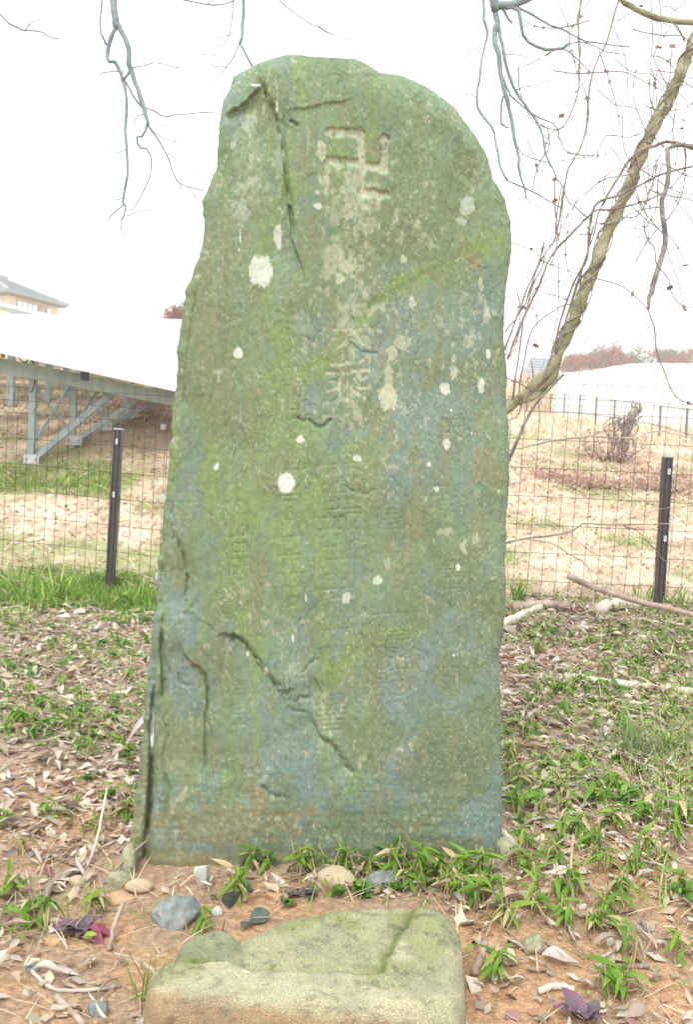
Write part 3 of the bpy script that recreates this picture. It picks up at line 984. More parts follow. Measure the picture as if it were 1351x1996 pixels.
    o = mk('foot_slab', np.vstack([verts, [(cx_, cy_, V[0, :, 2].mean())]]),
           [tuple(map(int, q)) for q in Fq] + [(len(verts), int(a), int((a + 1) % na)) for a in range(na)], M['slab'],
           alb=np.vstack([col.reshape(-1, 3), col[0].mean(0)[None]]), loc=(cx_, cy_, 0))
    o.data.flip_normals() if o.data.polygons[0].normal.z < 0 else None
    tag(o, 'low mossy granite slab with a tooled step lying before the tall stone', 'stone slab')


build_slab()


# ------------------------------------------------------------------ wire mesh fence on brown posts
def build_fence():
    t = thing('mesh_fence', 'brown welded wire fence with short posts running behind the tall stone', 'fence', at(650, 1150, 4.85))
    lv = [0, .078, .232, .386, .541, .695, .85, 1.0, 1.075, 1.155]
    A0, A1 = at(0, 1126, 5.30), at(300, 1162, 5.06)
    B0, B1 = at(986, 1158, 4.78), at(1297, 1172, 4.78)

    def panel(P0, P1, s0, s1, pitch):
        d = (P1 - P0) / np.linalg.norm(P1 - P0)
        hz = np.array((d[0], d[1], 0))
        hz /= np.linalg.norm(hz)
        nrm = np.array((hz[1], -hz[0], 0))
        if nrm[1] > 0:
            nrm = -nrm
        off = lambda h: .03 * max(0, 1 - abs(h - 1.037) / .03) + (.022 if h < .04 else 0)
        for h in lv:
            p, q = P0 + d * s0, P0 + d * s1
            o_ = nrm * (off(h))
            up = np.array((0, 0, h))
            v, f = tube(np.array([p + up + o_, (p + q) / 2 + up + o_ + np.array((0, 0, .002)), q + up + o_]), .0017, 5)
            mk('horizontal_wire', v, f, M['wire'], t)
        n = int((s1 - s0) / pitch)
        for k in range(n + 1):
            p = P0 + d * (s0 + k * pitch)
            hs = [-.03, .0, .078, .55, .99, 1.02, 1.045, 1.075, 1.185]
            jx = RNG.normal(0, .0015)
            path = [p + np.array((0, 0, h)) + nrm * (.035 if abs(h - 1.02) < .01 else (.012 if h == 1.045 else (.022 if h <= 0 else 0))) - nrm * .004 + hz * (jx - (.014 if abs(h - 1.02) < .01 else 0) - (.012 if h <= 0 else 0)) for h in hs]
            v, f = tube(np.array(path), .0015, 5)
            mk('vertical_wire', v, f, M['wire'], t)
        return d, hz

    Lw = np.linalg.norm(A1 - A0)
    dA, hA = panel(A0, A1, -.9, Lw + .42, .0698)
    dA2, hA2 = panel(A0, A1, Lw + .02, Lw + 1.15, .0698)
    Lb = np.linalg.norm(B1 - B0)
    dB, hB = panel(B0, B1, -.96, Lb + .9, .0768)

    def post(px0, py0, px1, py1, d):
        a, b = at(px0, py0, d), at(px1, py1, d)
        a = a + (a - b) / np.linalg.norm(b - a) * .25
        v, f = box_between(a, b, .046, .046, up=(0, 1, 0))
        p = mk('post', v, f, M['post'], t, smooth=False)
        v, f = box_between(b, b + (b - a) / np.linalg.norm(b - a) * .008, .049, .049, up=(0, 1, 0))
        sub('post_cap', v, f, M['galv'], p, False)
        # grooves of the extruded face
        for s in (-.012, .012):
            x = np.array((s, -.024, 0))
            v, f = box_between(a + x, b + x, .004, .003, up=(0, 1, 0))
            sub('groove', v, f, M['black'], p, False)
        for h in (.11, .60) if px0 < 600 else (.12, .70):
            q = b + (a - b) * h * .62 / np.linalg.norm(b - a) * 1.0
            v, f = box(q + np.array((0, -.032, 0)), .012, .014, .032, .2)
            mk('clip', v, f, M['clip'], t, smooth=False)
    post(213, 1160, 231, 838, 5.03)
    post(1285, 1180, 1302, 892, 4.70)
    for px, py, d in [(318, 969, 5.02), (306, 1124, 5.02)]:
        v, f = box(at(px, py, d), .022, .02, .034, .1)
        mk('clip', v, f, M['clip'], t, smooth=False)


build_fence()


# ------------------------------------------------------------------ solar rows on the left slope
def build_solar():
    A, B = at(-70, 664, 7.25), at(352, 757, 8.35)
    B2 = A + (B - A) * 1.75
    C, D = at(520, 628, 21.0), at(-160, 606, 17.5)
    t = thing('solar_array', 'large sloping solar array on galvanised legs beyond the wire fence', 'solar array', (A[0], A[1], ground(A[0], A[1])))
    nu, nv = 7, 9
    S = lambda a, b: (A * (1 - a) + B2 * a) * (1 - b) + (D * (1 - a) + C * a) * b
    for i in range(nu):
        for j in range(nv):
            g = .0018
            e = .30 if j < nv - 1 else .01                 # gap added behind each module row to let light under the array
            q = [S((i + g) / nu, (j + g) / nv), S((i + 1 - g) / nu, (j + g) / nv), S((i + 1 - g) / nu, (j + 1 - e) / nv), S((i + g) / nu, (j + 1 - e) / nv)]
            lo = [p - np.array((0, 0, .035)) for p in q]
            p = mk('solar_panel', q + lo, [(0, 1, 2, 3), (7, 6, 5, 4), (0, 4, 5, 1), (1, 5, 6, 2), (2, 6, 7, 3), (3, 7, 4, 0)], M['glass'], t, smooth=False)
            if j == 0:
                e = np.array((0, 0, .002))
                fr = np.array((0, -.004, -.018))
                v, f = box_between(q[0] + fr, q[1] + fr, .012, .044)
                sub('panel_edge', v, f, M['alu'], p, False)
    up = np.array((0, 0, 1.0))
    for b, drop in ((.035, .17), (.30, .2), (.62, .2)):
        p, q = S(0, b) - up * drop, S(1, b) - up * drop
        v, f = box_between(p, q, .06, .13 if b < .1 else .1)
        mk('rafter', v, f, M['galv'], t, smooth=False)
    for a in (.02, .30, .58):
        p, q = S(a, .0) - up * .075, S(a, .98) - up * .075
        v, f = box_between(p, q, .05, .07)
        mk('purlin', v, f, M['galv'], t, smooth=False)
        v, f = box(S(a, .0) - up * .08 + np.array((0, -.012, 0)), .075, .03, .075, .3)
        mk('purlin_end', v, f, M['black'], t, smooth=False)
    # legs standing in a row along the front rafter, each with a foot plate and a long brace
    legs = [((60, 895), (66, 706), (235, 752), 8.3, .062), ((143, 858), (144, 733), (288, 765), 8.6, .055), ((204, 830), (206, 748), (312, 778), 8.9, .05), ((246, 806), (245, 758), (330, 782), 9.1, .05)]
    for (bx, by), (tx, ty), (cx2, cy2), d, w in legs:
        b, tp, c2 = at(bx, by, d), at(tx, ty, d), at(cx2, cy2, d + .25)
        v, f = box_between(b - up * .35, tp, w, w, up=(0, 1, 0))
        mk('leg', v, f, M['galv'], t, smooth=False)
        v, f = box_between(b + np.array((.02, .02, .0)), c2, w * .9, w * .9, up=(0, 1, 0))
        mk('brace', v, f, M['galv'], t, smooth=False)
        v, f = box(b + np.array((.02, -.05, .0)), .145, .012, .09)
        pl = mk('foot_plate', v, f, M['plate'], t, smooth=False)
        for s in (-.045, .045):
            v, f = tube(np.array([b + np.array((.02 + s, -.055, 0)), b + np.array((.02 + s, -.066, 0))]), .012, 8)
            sub('bolt', v, f, M['galv'], pl, False)
        if d < 8.8:
            v, f = box(tp + np.array((.015, -.05, .0)), .075, .012, .07)
            mk('bracket', v, f, M['plate'], t, smooth=False)
    for p0, p1, d0, d1 in [((145, 738), (62, 868), 8.62, 8.4), ((66, 752), (130, 832), 8.3, 8.55), ((150, 738), (198, 812), 8.62, 8.85), ((196, 746), (152, 820), 8.85, 8.65), ((262, 760), (300, 800), 9.2, 9.5)]:
        v, f = box_between(at(*p0, d0), at(*p1, d1), .026, .026)
        mk('cross_brace', v, f, M['galv'], t, smooth=False)
    v, f = tube(pxpath([(30, 690), (40, 702), (50, 706), (58, 696), (62, 700), (68, 725), (66, 750), (60, 765)], 8.15, 24), .006, 6)
    mk('cable', v, f, M['black'], t)
    v, f = tube(np.array([at(4, 688, 8.0), at(5, 697, 8.0)]), .022, 8)
    mk('cable_tape', v, f, M['yellow'], t)
    v, f = box(at(318, 832, 9.0), .05, .05, .06)
    mk('junction_box', v, f, M['plate'], t, smooth=False)
    # deeper legs of the same row
    for px, py0, py1, d in [(22, 735, 700, 11.5), (96, 728, 702, 12), (130, 732, 712, 12.5)]:
        b = at(px, py0, d)
        v, f = box_between(at(px, py0, d) - up * .5, at(px, py1 - 15, d), .08, .08, up=(0, 1, 0))
        mk('leg', v, f, M['galv'], t, smooth=False)
    # two further rows seen edge on
    for pts, d0, d1, lab in [(((-60, 578), (165, 632)), 33, 36, 'thin solar row seen edge on in front of the tan house'),
                             (((244, 613), (314, 633)), 34, 37, 'short solar row seen edge on just left of the tall stone')]:
        p, q = at(*pts[0], d0), at(*pts[1], d1)
        b = np.array((-1.2, 4.0, .57)) if pts[0][0] < 0 else np.array((-.6, 4.5, .55))
        s = thing('solar_array', lab, 'solar array', ((p + q) / 2)[:2].tolist() + [float(ground(*((p + q) / 2)[:2]))], 'solar rows on the left slope')
        v4 = [p, q, q + b, p + b]
        lo = [x - up * .05 for x in v4]
        mk('panel_deck', v4 + lo, [(0, 1, 2, 3), (7, 6, 5, 4), (0, 4, 5, 1), (1, 5, 6, 2), (2, 6, 7, 3), (3, 7, 4, 0)], M['alu'], s, smooth=False)
        v, f = box_between(p - up * .16 + b * .02, q - up * .16 + b * .02, .08, .14)
        mk('rafter', v, f, M['galv'], s, smooth=False)
        for k in (.1, .35, .6, .85):
            x = p + (q - p) * k + b * .05
            v, f = box_between(np.array((x[0], x[1], ground(x[0], x[1]) - .1)), x - up * .12, .09, .09, up=(0, 1, 0))
            mk('leg', v, f, M['galv'], s, smooth=False)
    t['group'] = 'solar rows on the left slope'


build_solar()


# ------------------------------------------------------------------ house, roofs, greenhouse, field poles
def hip_roof(c, ex, ey, L, Wd, h, ridge, ov_t=.12, shift=0.0):
    """hip roof: eave rectangle L x Wd (half sizes), ridge half length; returns verts, faces, slabs"""
    E = [c + ex * sx * L + ey * sy * Wd for sx, sy in ((-1, -1), (1, -1), (1, 1), (-1, 1))]
    Rg = [c - ex * (ridge + shift) + np.array((0, 0, h)), c + ex * (ridge - shift) + np.array((0, 0, h))]
    lo = [e - np.array((0, 0, ov_t)) for e in E]
    v = E + Rg + lo
    f = [(0, 1, 5, 4), (1, 2, 5), (2, 3, 4, 5), (3, 0, 4), (0, 6, 7, 1), (1, 7, 8, 2), (2, 8, 9, 3), (3, 9, 6, 0), (9, 8, 7, 6)]
    return v, f, E, Rg


def tile_courses(E0, E1, R0, R1, n=9):
    """thin raised courses over a roof plane between an eave and a ridge"""
    m = MB()
    for k in range(n):
        a, b = k / n, (k + .9) / n
        p = [E0 * (1 - a) + R0 * a, E1 * (1 - a) + R1 * a, E1 * (1 - b) + R1 * b, E0 * (1 - b) + R0 * b]
        nrm = np.cross(p[1] - p[0], p[3] - p[0])
        nrm = nrm / np.linalg.norm(nrm)
        if nrm[2] < 0:
            nrm = -nrm
        m.add([p[0] + nrm * .09, p[1] + nrm * .09, p[2] + nrm * .02, p[3] + nrm * .02, p[0], p[1]], [(0, 1, 2, 3), (4, 5, 1, 0)])
    return m.v, m.f


def build_house():
    d = 100.0
    near = at(15, 566, d)                                 # eave corner nearest the viewer
    far = at(135, 590, d * 1.09)
    ex = far - near
    ex[2] = 0
    L = np.linalg.norm(ex) / 2
    ex /= 2 * L
    ey = np.array((-ex[1], ex[0], 0))
    if ey[1] < 0:
        ey = -ey
    Wd = 4.6
    c = near + ex * L + ey * Wd
    gz = float(ground(c[0], c[1])) - .5
    t = thing('house', 'tan house with a grey tiled hip roof far up the left slope', 'house', (c[0], c[1], gz))
    v, f, E, Rg = hip_roof(c, ex, ey, L, Wd, 2.15, 1.15, shift=2.3)
    rf = mk('roof', v, f, M['tile'], t, smooth=False)
    for a, b, r1, r2 in ((0, 1, 0, 1), (3, 0, 0, 0), (1, 2, 1, 1)):
        v, f = tile_courses(E[a], E[b], Rg[r1], Rg[r2], 12)
        sub('tile_course', v, f, M['tile'], rf, False)
    v, f = box_between(Rg[0] - ex * .3 + np.array((0, 0, .15)), Rg[1] + ex * .3 + np.array((0, 0, .15)), .5, .55)
    sub('ridge_cap', v, f, M['tile'], rf, False)
    for r_, e in ((0, 0), (1, 1), (0, 3)):
        v, f = box_between(Rg[r_], E[e] + np.array((0, 0, .12)), .35, .3)
        sub('hip_cap', v, f, M['tile'], rf, False)
    v, f = box(c - np.array((0, 0, .22)), 2 * L - .5, 2 * Wd - .5, .16, math.atan2(ex[1], ex[0]))
    mk('eaves', v, f, M['woodtrim'], t, smooth=False)
    hb = c[2] - .31 - gz
    v, f = box((c[0], c[1], gz + hb / 2), 2 * L - 2.0, 2 * Wd - 1.8, hb, math.atan2(ex[1], ex[0]))
    mk('wall', v, f, M['wall'], t, smooth=False)
    fo = near + ex * 1.0 + ey * .9 - ey * .04                  # front wall corner
    rz = math.atan2(ex[1], ex[0])
    wl = 2 * L - 2.0
    for s, w, m_ in [(.20, .10, 'pane'), (.30, .10, 'pane'), (.40, .10, 'pane'), (.50, .10, 'pane'), (.66, .16, 'blind'), (.80, .10, 'pane')]:
        p = fo + ex * wl * s
        v, f = box((p[0], p[1], c[2] - 1.45), wl * w, .10, 1.7, rz)
        fr = mk('window', v, f, M['woodtrim'], t, smooth=False)
        p2 = p - ey * .06
        v, f = box((p2[0], p2[1], c[2] - 1.45), wl * w * .86, .06, 1.5, rz)
        sub('pane' if m_ == 'pane' else 'shutter', v, f, M[m_], fr, False)
    p = fo + ex * wl * .5 - ey * .9
    v, f = box((p[0], p[1], c[2] - 3.9), wl + .6, 1.9, .25, rz)
    mk('lower_roof', v, f, M['tile'], t, smooth=False)


build_house()


def small_roof(name, label, a, b, d, h, depth, wall_h, m):
    p, q = at(*a, d), at(*b, d)
    ex = q - p
    ex[2] = 0
    L = np.linalg.norm(ex) / 2
    ex /= 2 * L
    ey = np.array((-ex[1], ex[0], 0))
    if ey[1] < 0:
        ey = -ey
    c = (p + q) / 2 + ey * depth
    gz = c[2] - wall_h
    t = thing(name, label, 'house', (c[0], c[1], gz))
    v, f, E, Rg = hip_roof(c, ex, ey, L, depth, h, L * .45)
    rf = mk('roof', v, f, m, t, smooth=False)
    v, f = tile_courses(E[0], E[1], Rg[0], Rg[1], 7)
    sub('tile_course', v, f, m, rf, False)
    v, f = box((c[0], c[1], gz + wall_h / 2 - .1), 2 * L - 1, 2 * depth - 1, wall_h - .2, math.atan2(ex[1], ex[0]))
    mk('wall', v, f, M['wall'], t, smooth=False)
    return t


small_roof('house', 'dark tiled roof peeping out left of the tall stone behind a russet shrub', (331, 615), (420, 626), 90, 3.0, 3.2, 5.0, M['tile'])
small_roof('house', 'low grey roofed house between the leaning trunk and the tall stone', (1026, 724), (1096, 742), 75, 1.9, 2.6, 3.5, M['tile'])


def build_greenhouse():
    # three-ridged film tunnel running across the right of the field
    t = thing('greenhouse', 'long white plastic film greenhouse across the right of the field', 'greenhouse', (at(1230, 832, 31)[0], at(1230, 832, 31)[1], 2.4))
    n = 26
    A = at(1080, 786, 36)
    Bp = at(1520, 802, 32.5)
    ax = Bp - A
    ax[2] = 0
    Ln = np.linalg.norm(ax)
    ax /= Ln
    ay = np.array((-ax[1], ax[0], 0))
    if ay[1] < 0:
        ay = -ay
    V, Fs = [], []
    prof = []
    R = 3.4
    zb = A[2]
    na = 18
    for i in range(n + 1):
        s = i / n
        base = A + ax * Ln * s
        zr = 1.58 + .46 * sst(0, .38, s)
        droop = .012 * math.cos(i * PI)                # film sags a little between the hoops
        for k in range(na + 1):
            a = PI * k / na
            V.append((base[0] + ay[0] * (R - R * math.cos(a)), base[1] + ay[1] * (R - R * math.cos(a)), zb + (zr + droop) * math.sin(a) ** .8))
    for i in range(n):
        for k in range(na):
            q = i * (na + 1) + k
            Fs.append((q, q + 1, q + na + 2, q + na + 1))
    mk('roof_film', V, Fs, M['film'], t)
    # end wall at the left
    m = MB()
    ev = [V[k] for k in range(na + 1)]
    m.add(ev, [tuple(range(na + 1))])
    mk('end_film', m.v, m.f, M['film'], t, smooth=False)
    # side wall film, a curtain down to the ground
    sv, sf = [], []
    for i in range(n + 1):
        b = A + ax * Ln * i / n
        sv += [(b[0], b[1], zb), (b[0], b[1], float(ground(b[0], b[1])) - .3)]
        if i:
            q = 2 * i
            sf.append((q - 2, q, q + 1, q - 1))
    mk('side_film', sv, sf, M['film'], t, smooth=False)
    p, q = A - ay * .05, A + ax * Ln - ay * .05
    v, f = box_between(p, q, .06, .05)
    mk('eave_rail', v, f, M['alu'], t, smooth=False)


build_greenhouse()


def build_field_fence():
    pts = [(1006, 770, 826), (1028, 769, 826), (1052, 768, 828), (1075, 768, 829), (1102, 767, 831), (1132, 769, 834), (1164, 774, 838), (1200, 779, 842), (1241, 785, 850), (1289, 790, 862), (1341, 796, 886), (1400, 803, 905), (1470, 812, 925)]
    deps = [38.5, 37, 35.5, 33.8, 32, 30, 28, 26, 24, 22, 20, 18.2, 16.5]
    t = thing('pole_fence', 'row of dark grey poles joined by thin wires before the greenhouse', 'fence', at(1200, 842, 26))
    tops = []
    for (x, y0, y1), d in zip(pts, deps):
        a, b = at(x - 3, y1, d), at(x, y0, d)
        v, f = tube(np.array([a - np.array((0, 0, .5)), b]), .030, 6)
        mk('pole', v, f, M['pole'], t)
        tops.append((a, b))
    for k in (.98, .45):
        P = np.array([a + (b - a) * k for a, b in tops])
        v, f = tube(P, .012, 4)
        mk('wire', v, f, M['pole'], t)


build_field_fence()


# ------------------------------------------------------------------ far trees
def leafy_tree(label, c, h, w, m, n, group, trunk=True, name='tree', cat='tree', lsize=None):
    """trunk, limbs and a crown of many small leaf clumps spread through uneven lobes"""
    gz = float(ground(c[0], c[1]))
    t = thing(name, label, cat, (c[0], c[1], gz), group)
    base = np.array((c[0], c[1], gz))
    r = h * (.016 if group else .03)
    P = np.array([base, base + (w * .03, 0, h * .3), base + (-w * .03, 0, h * .75)])
    v, f = tube(catmull(P, 7), np.linspace(r, r * .3, 7), 6)
    mk('trunk', v, f, M['bark_grey'], t)
    m_ = MB()
    for k in range(6):
        a = k * 1.05 + RNG.random()
        p = base + np.array((0, 0, h * (.3 + .07 * k)))
        q = p + np.array((math.cos(a) * w * .4, math.sin(a) * w * .4, h * .22))
        v, f = tube(np.array([p, (p + q) / 2 + (0, 0, h * .03), q]), [r * .4, r * .28, r * .1], 5)
        m_.add(v, f)
    mk('limbs', m_.v, m_.f, M['bark_top'], t)
    hi_ = group == 'trees on the far ridge'
    lobes = [(RNG.normal(0, .22, 3) * (w, w, h * (.22 if hi_ else .55)) + (0, 0, h * (.78 if hi_ else .6)), RNG.uniform(.24, .40) * w) for _ in range(8)]
    ls = lsize or w * .05
    V = np.zeros((n * 4, 3))
    for i in range(n):
        lc, lr = lobes[i % 8]
        u = RNG.normal(0, 1, 3)
        u *= RNG.uniform(.4, 1.05) / np.linalg.norm(u)
        p = base + lc + u * lr * (1, 1, .85)
        p[2] = max(p[2], gz + h * .12)
        e1, e2 = RNG.normal(0, 1, 3), RNG.normal(0, 1, 3)
        e1 *= ls * RNG.uniform(.5, 1.3) / np.linalg.norm(e1)
        e2 *= ls * RNG.uniform(.4, 1.0) / np.linalg.norm(e2)
        V[4 * i:4 * i + 4] = p - e1, p - e2 * .6, p + e1, p + e2
    mk('crown', V, np.arange(n * 4).reshape(-1, 4), m, t, smooth=False)
    return t


hill = [(1112, 697, 22, 'r'), (1135, 694, 26, 'r'), (1158, 692, 30, 'r'), (1180, 686, 44, 'e'), (1195, 688, 36, 'r'), (1210, 692, 32, 'r'), (1228, 690, 38, 'e'), (1246, 694, 26, 'e'),
        (1288, 682, 50, 'r'), (1312, 684, 40, 'e'), (1334, 688, 30, 'r'), (1352, 690, 34, 'e')]
for k, (x, y, hp, kind) in enumerate(hill):
    d = 150 + (k * 37 % 23)
    p = at(x, y, d)
    gz = float(ground(p[0], p[1]))
    top = at(x, y - hp * .55, d)[2]
    side = 'left group' if x < 1260 else 'right group'
    lab = ('russet tree in the %s on the far ridge above the greenhouse' if kind == 'r' else 'green tree in the %s on the far ridge above the greenhouse') % side
    leafy_tree(lab, p, max(top - gz, 4) * 1.05, 50 / F * d, M['rust_leaf'] if kind == 'r' else M['ever_leaf'], 2600, 'trees on the far ridge', lsize=.19)
p = at(339, 612, 70)
leafy_tree('russet shrub with bare twigs standing just left of the tall stone far back', p, at(339, 566, 70)[2] - float(ground(p[0], p[1])), 3.4, M['rust_leaf'], 3200, None, name='shrub', cat='shrub', lsize=.10)


# ------------------------------------------------------------------ stalk and blade masses
def blades(name, bases, lens, widths, lean, m, cols=None, kind='stuff', bend=.5, flat=0.0):
    """one mesh of curved grass blades"""
    n = len(bases)
    a = RNG.uniform(0, 2 * PI, n)
    hd = np.stack([np.cos(a), np.sin(a), np.zeros(n)], 1)
    sd = np.stack([-np.sin(a), np.cos(a), np.zeros(n)], 1)
    V = np.zeros((n, 7, 3))
    upz = np.array((0, 0, 1.0))
    ln, wd = np.asarray(lens)[:, None], np.asarray(widths)[:, None]
    le = np.asarray(lean)[:, None]
    for k, (t, w) in enumerate(((0, 1), (.4, .9), (.75, .6), (1, 0))):
        out = hd * ln * le * t * (1 + bend * t)
        up = upz * ln * np.maximum(t * np.sqrt(np.clip(1 - le ** 2, .02, 1)) - bend * le * t * t * .5, .02)
        c = bases + out + up
        if k < 3:
            V[:, 2 * k] = c - sd * wd * w / 2
            V[:, 2 * k + 1] = c + sd * wd * w / 2
        else:
            V[:, 6] = c
    i = np.arange(n)[:, None] * 7
    T = np.concatenate([i + np.array([[0, 1, 3]]), i + np.array([[0, 3, 2]]), i + np.array([[2, 3, 5]]), i + np.array([[2, 5, 4]]), i + np.array([[4, 5, 6]])])
    alb = None
    if cols is not None:
        alb = np.repeat(np.asarray(cols), 7, axis=0)
    return mk(name, V.reshape(-1, 3), T, m, alb=alb, kind=kind, smooth=False)


def scatter(n, x0, x1, y0, y1, dens=None):
    """points on the ground inside a fan x in [x0*y, x1*y]"""
    y = np.sqrt(RNG.uniform(y0 ** 2, y1 ** 2, n))
    x = RNG.uniform(x0, x1, n) * y
    if dens is not None:
        k = RNG.random(n) < dens(x, y)
        x, y = x[k], y[k]
    return np.stack([x, y, ground(x, y)], 1)


def pick(cols, n, jitter=.15):
    c = np.array(cols)[RNG.integers(0, len(cols), n)]
    return c * RNG.uniform(1 - jitter, 1 + jitter, (n, 1))


STRAW = [(.64, .51, .33), (.70, .59, .42), (.58, .43, .28), (.66, .52, .38), (.48, .39, .29), (.74, .65, .49)]
GREEN = [(.19, .33, .05), (.25, .40, .07), (.15, .27, .04), (.31, .44, .11)]

# flattened straw over the field behind the fence
B = scatter(24000, -.62, .62, 4.9, 16)
blades('dry_straw', B + (0, 0, .004), RNG.uniform(.08, .30, len(B)), RNG.uniform(.004, .009, len(B)) * (1 + B[:, 1] / 14), RNG.uniform(.8, .99, len(B)), M['grass'], pick(STRAW, len(B), .2))
B = scatter(6000, -.6, .6, 15, 42)
blades('dry_straw', B, RNG.uniform(.15, .5, len(B)), RNG.uniform(.02, .05, len(B)), RNG.uniform(.6, .98, len(B)), M['grass'], pick(STRAW, len(B), .2))
# green lawn strips
B = np.vstack([scatter(9000, -.55, -.12, 4.5, 5.4, lambda x, y: sst(.35, .6, fbm(x * 3, y * 3, 3, 31))), scatter(6500, -.55, -.27, 7.3, 8.2),
               scatter(7000, .1, .5, 4.6, 7.5, lambda x, y: sst(.5, .66, fbm(x * 1.6, y * 1.6, 4, 5)) * .8)])
B = np.vstack([B, scatter(7000, -.55, -.12, 4.55, 5.3)])
blades('green_grass', B, RNG.uniform(.02, .085, len(B)), RNG.uniform(.003, .006, len(B)), RNG.uniform(.2, .85, len(B)), M['grass'], pick(GREEN, len(B), .25))
# fine grass between the fallen leaves
B = np.vstack([scatter(16000, -.55, .62, 1.7, 4.7, lambda x, y: sst(.36, .58, fbm(x * 2.6, y * 2.6, 4, 32)) * (1 - .85 * ((abs(x) < .5) & (y < 2.6))) * .8),
               scatter(2600, .38, .56, 2.3, 3.4)])
blades('short_grass', B, RNG.uniform(.03, .10, len(B)), RNG.uniform(.0018, .004, len(B)), RNG.uniform(.2, .85, len(B)), M['grass'], pick(GREEN + STRAW[:2], len(B), .25))
B = scatter(4500, -.6, .64, 1.45, 4.7, lambda x, y: 1 - .9 * ((abs(x) < .47) & (y > 2.05) & (y < 2.4)))
blades('dead_stalks', B + (0, 0, .004), RNG.uniform(.02, .085, len(B)), RNG.uniform(.0016, .004, len(B)), RNG.uniform(.75, .99, len(B)), M['grass'], pick(STRAW + [(.30, .24, .2)], len(B), .25))
# pale dry grass on the bank, tall dry grass near the house
p = [at(x, y, 27 + 4 * RNG.random()) for x, y in zip(RNG.uniform(-30, 165, 1500), RNG.uniform(628, 700, 1500))]
B = np.array([(q[0], q[1], ground(q[0], q[1])) for q in p])
blades('tall_dry_grass', B, RNG.uniform(.3, .9, len(B)), RNG.uniform(.02, .045, len(B)), RNG.uniform(.05, .4, len(B)), M['drygrass'])
p = [at(x, 760, d) for x, d in zip(RNG.uniform(985, 1075, 900), RNG.uniform(36, 46, 900))]
B = np.array([(q[0], q[1], ground(q[0], q[1])) for q in p])
blades('tall_dry_grass', B, RNG.uniform(.6, 2.3, len(B)), RNG.uniform(.03, .06, len(B)), RNG.uniform(.05, .5, len(B)), M['drygrass'])
p = [at(x, 860, d) for x, d in zip(RNG.uniform(985, 1360, 1500), RNG.uniform(17, 32, 1500))]
B = np.array([(q[0], q[1], ground(q[0], q[1])) for q in p])
blades('tall_dry_grass', B, RNG.uniform(.12, .5, len(B)), RNG.uniform(.02, .035, len(B)), RNG.uniform(.2, .8, len(B)), M['drygrass'])


# grass tussocks that stand out
def tussock(label, px, py, n, l0, l1, w, cols, group=None, name='grass_tuft', spread=.05):
    c = gpt(px, py)
    r = RNG.normal(0, spread, (n, 2))
    B = np.stack([c[0] + r[:, 0], c[1] + r[:, 1], ground(c[0] + r[:, 0], c[1] + r[:, 1])], 1)
    o = blades(name, B, RNG.uniform(l0, l1, n), RNG.uniform(w * .6, w, n), RNG.uniform(.15, .8, n), M['grass'], pick(cols, n, .2), kind='thing')
    del o['kind']
    me = o.data
    for v_ in me.vertices:
        v_.co -= Vector(c)
    o.location = c
    return tag(o, label, 'grass tuft', group)


tussock('broad bladed bright green tuft at the foot of the wire fence far left', 75, 1172, 150, .10, .26, .012, GREEN, spread=.13)
tussock('bright green grass tuft growing round the foot of the left fence post', 262, 1182, 80, .08, .20, .010, GREEN, spread=.06)
tussock('fine grey green tuft among dead leaves right of the tall stone', 1245, 1470, 190, .06, .17, .0035, [(.22, .34, .12), (.28, .38, .17)], spread=.06)
tussock('small green tuft by the pale logs behind the tall stone', 1012, 1172, 40, .06, .17, .010, GREEN, spread=.02)
tussock('thin green tuft beside the left end of the foot slab', 290, 1950, 26, .05, .14, .003, GREEN, spread=.012)
tussock('green grass patch in front of the right fence post', 1305, 1175, 80, .06, .16, .008, GREEN, spread=.1)


# dry shrubs and the old stump behind the right part of the fence
def dry_shrub(label, px, py, d, h, w, n, m, group=None):
    p = at(px, py, d)
    gz = float(ground(p[0], p[1]))
    t = thing('dry_shrub', label, 'shrub', (p[0], p[1], gz), group)
    b = np.array((p[0], p[1], gz))
    mm = MB()
    for k in range(n):
        a = RNG.uniform(0, 2 * PI)
        o = b + np.array((math.cos(a), math.sin(a), 0)) * RNG.random() * w * .3
        q = o + np.array((math.cos(a) * w * RNG.uniform(.1, .5), math.sin(a) * w * .4 * RNG.random(), h * RNG.uniform(.35, 1)))
        mid = (o + q) / 2 + RNG.normal(0, h * .08, 3)
        v, f = tube(catmull([o, mid, q], 5), np.linspace(.006, .002, 5) * max(h, .4) * 1.6, 3)
        mm.add(v, f)
    mk('stems', mm.v, mm.f, m, t)
    V = []
    for k in range(n * 14):
        q = b + np.array((RNG.normal(0, w * .28), RNG.normal(0, w * .28), abs(RNG.normal(0, h * .38)) + .03))
        e1, e2 = RNG.normal(0, .016, 3), RNG.normal(0, .008, 3)
        V += [q - e1, q - e2, q + e1, q + e2]
    mk('dead_leaves', V, np.arange(len(V)).reshape(-1, 4), M['drybush'], t, smooth=False)


dry_shrub('wide russet dead shrub round the grey stump behind the fence', 1185, 905, 13.5, .62, 1.2, 60, M['vine_brown'])
dry_shrub('low pinkish brown dead plants behind the right fence post', 1290, 970, 10, .35, 1.1, 70, M['vine_brown'])
dry_shrub('flat russet dead plants low in the field left of the post', 1150, 985, 10, .16, .9, 50, M['vine_brown'])
dry_shrub('red brown dead weeds lying in the middle of the field', 1075, 975, 10.5, .12, .7, 36, M['vine_red'])
dry_shrub('thin dry weed clump on the earth bank under the panels', 270, 860, 9.4, .3, .7, 60, M['drybush'])
dry_shrub('dark twiggy weeds beneath the lowest panel edge', 255, 820, 10.0, .3, .9, 60, M['vine_brown'])


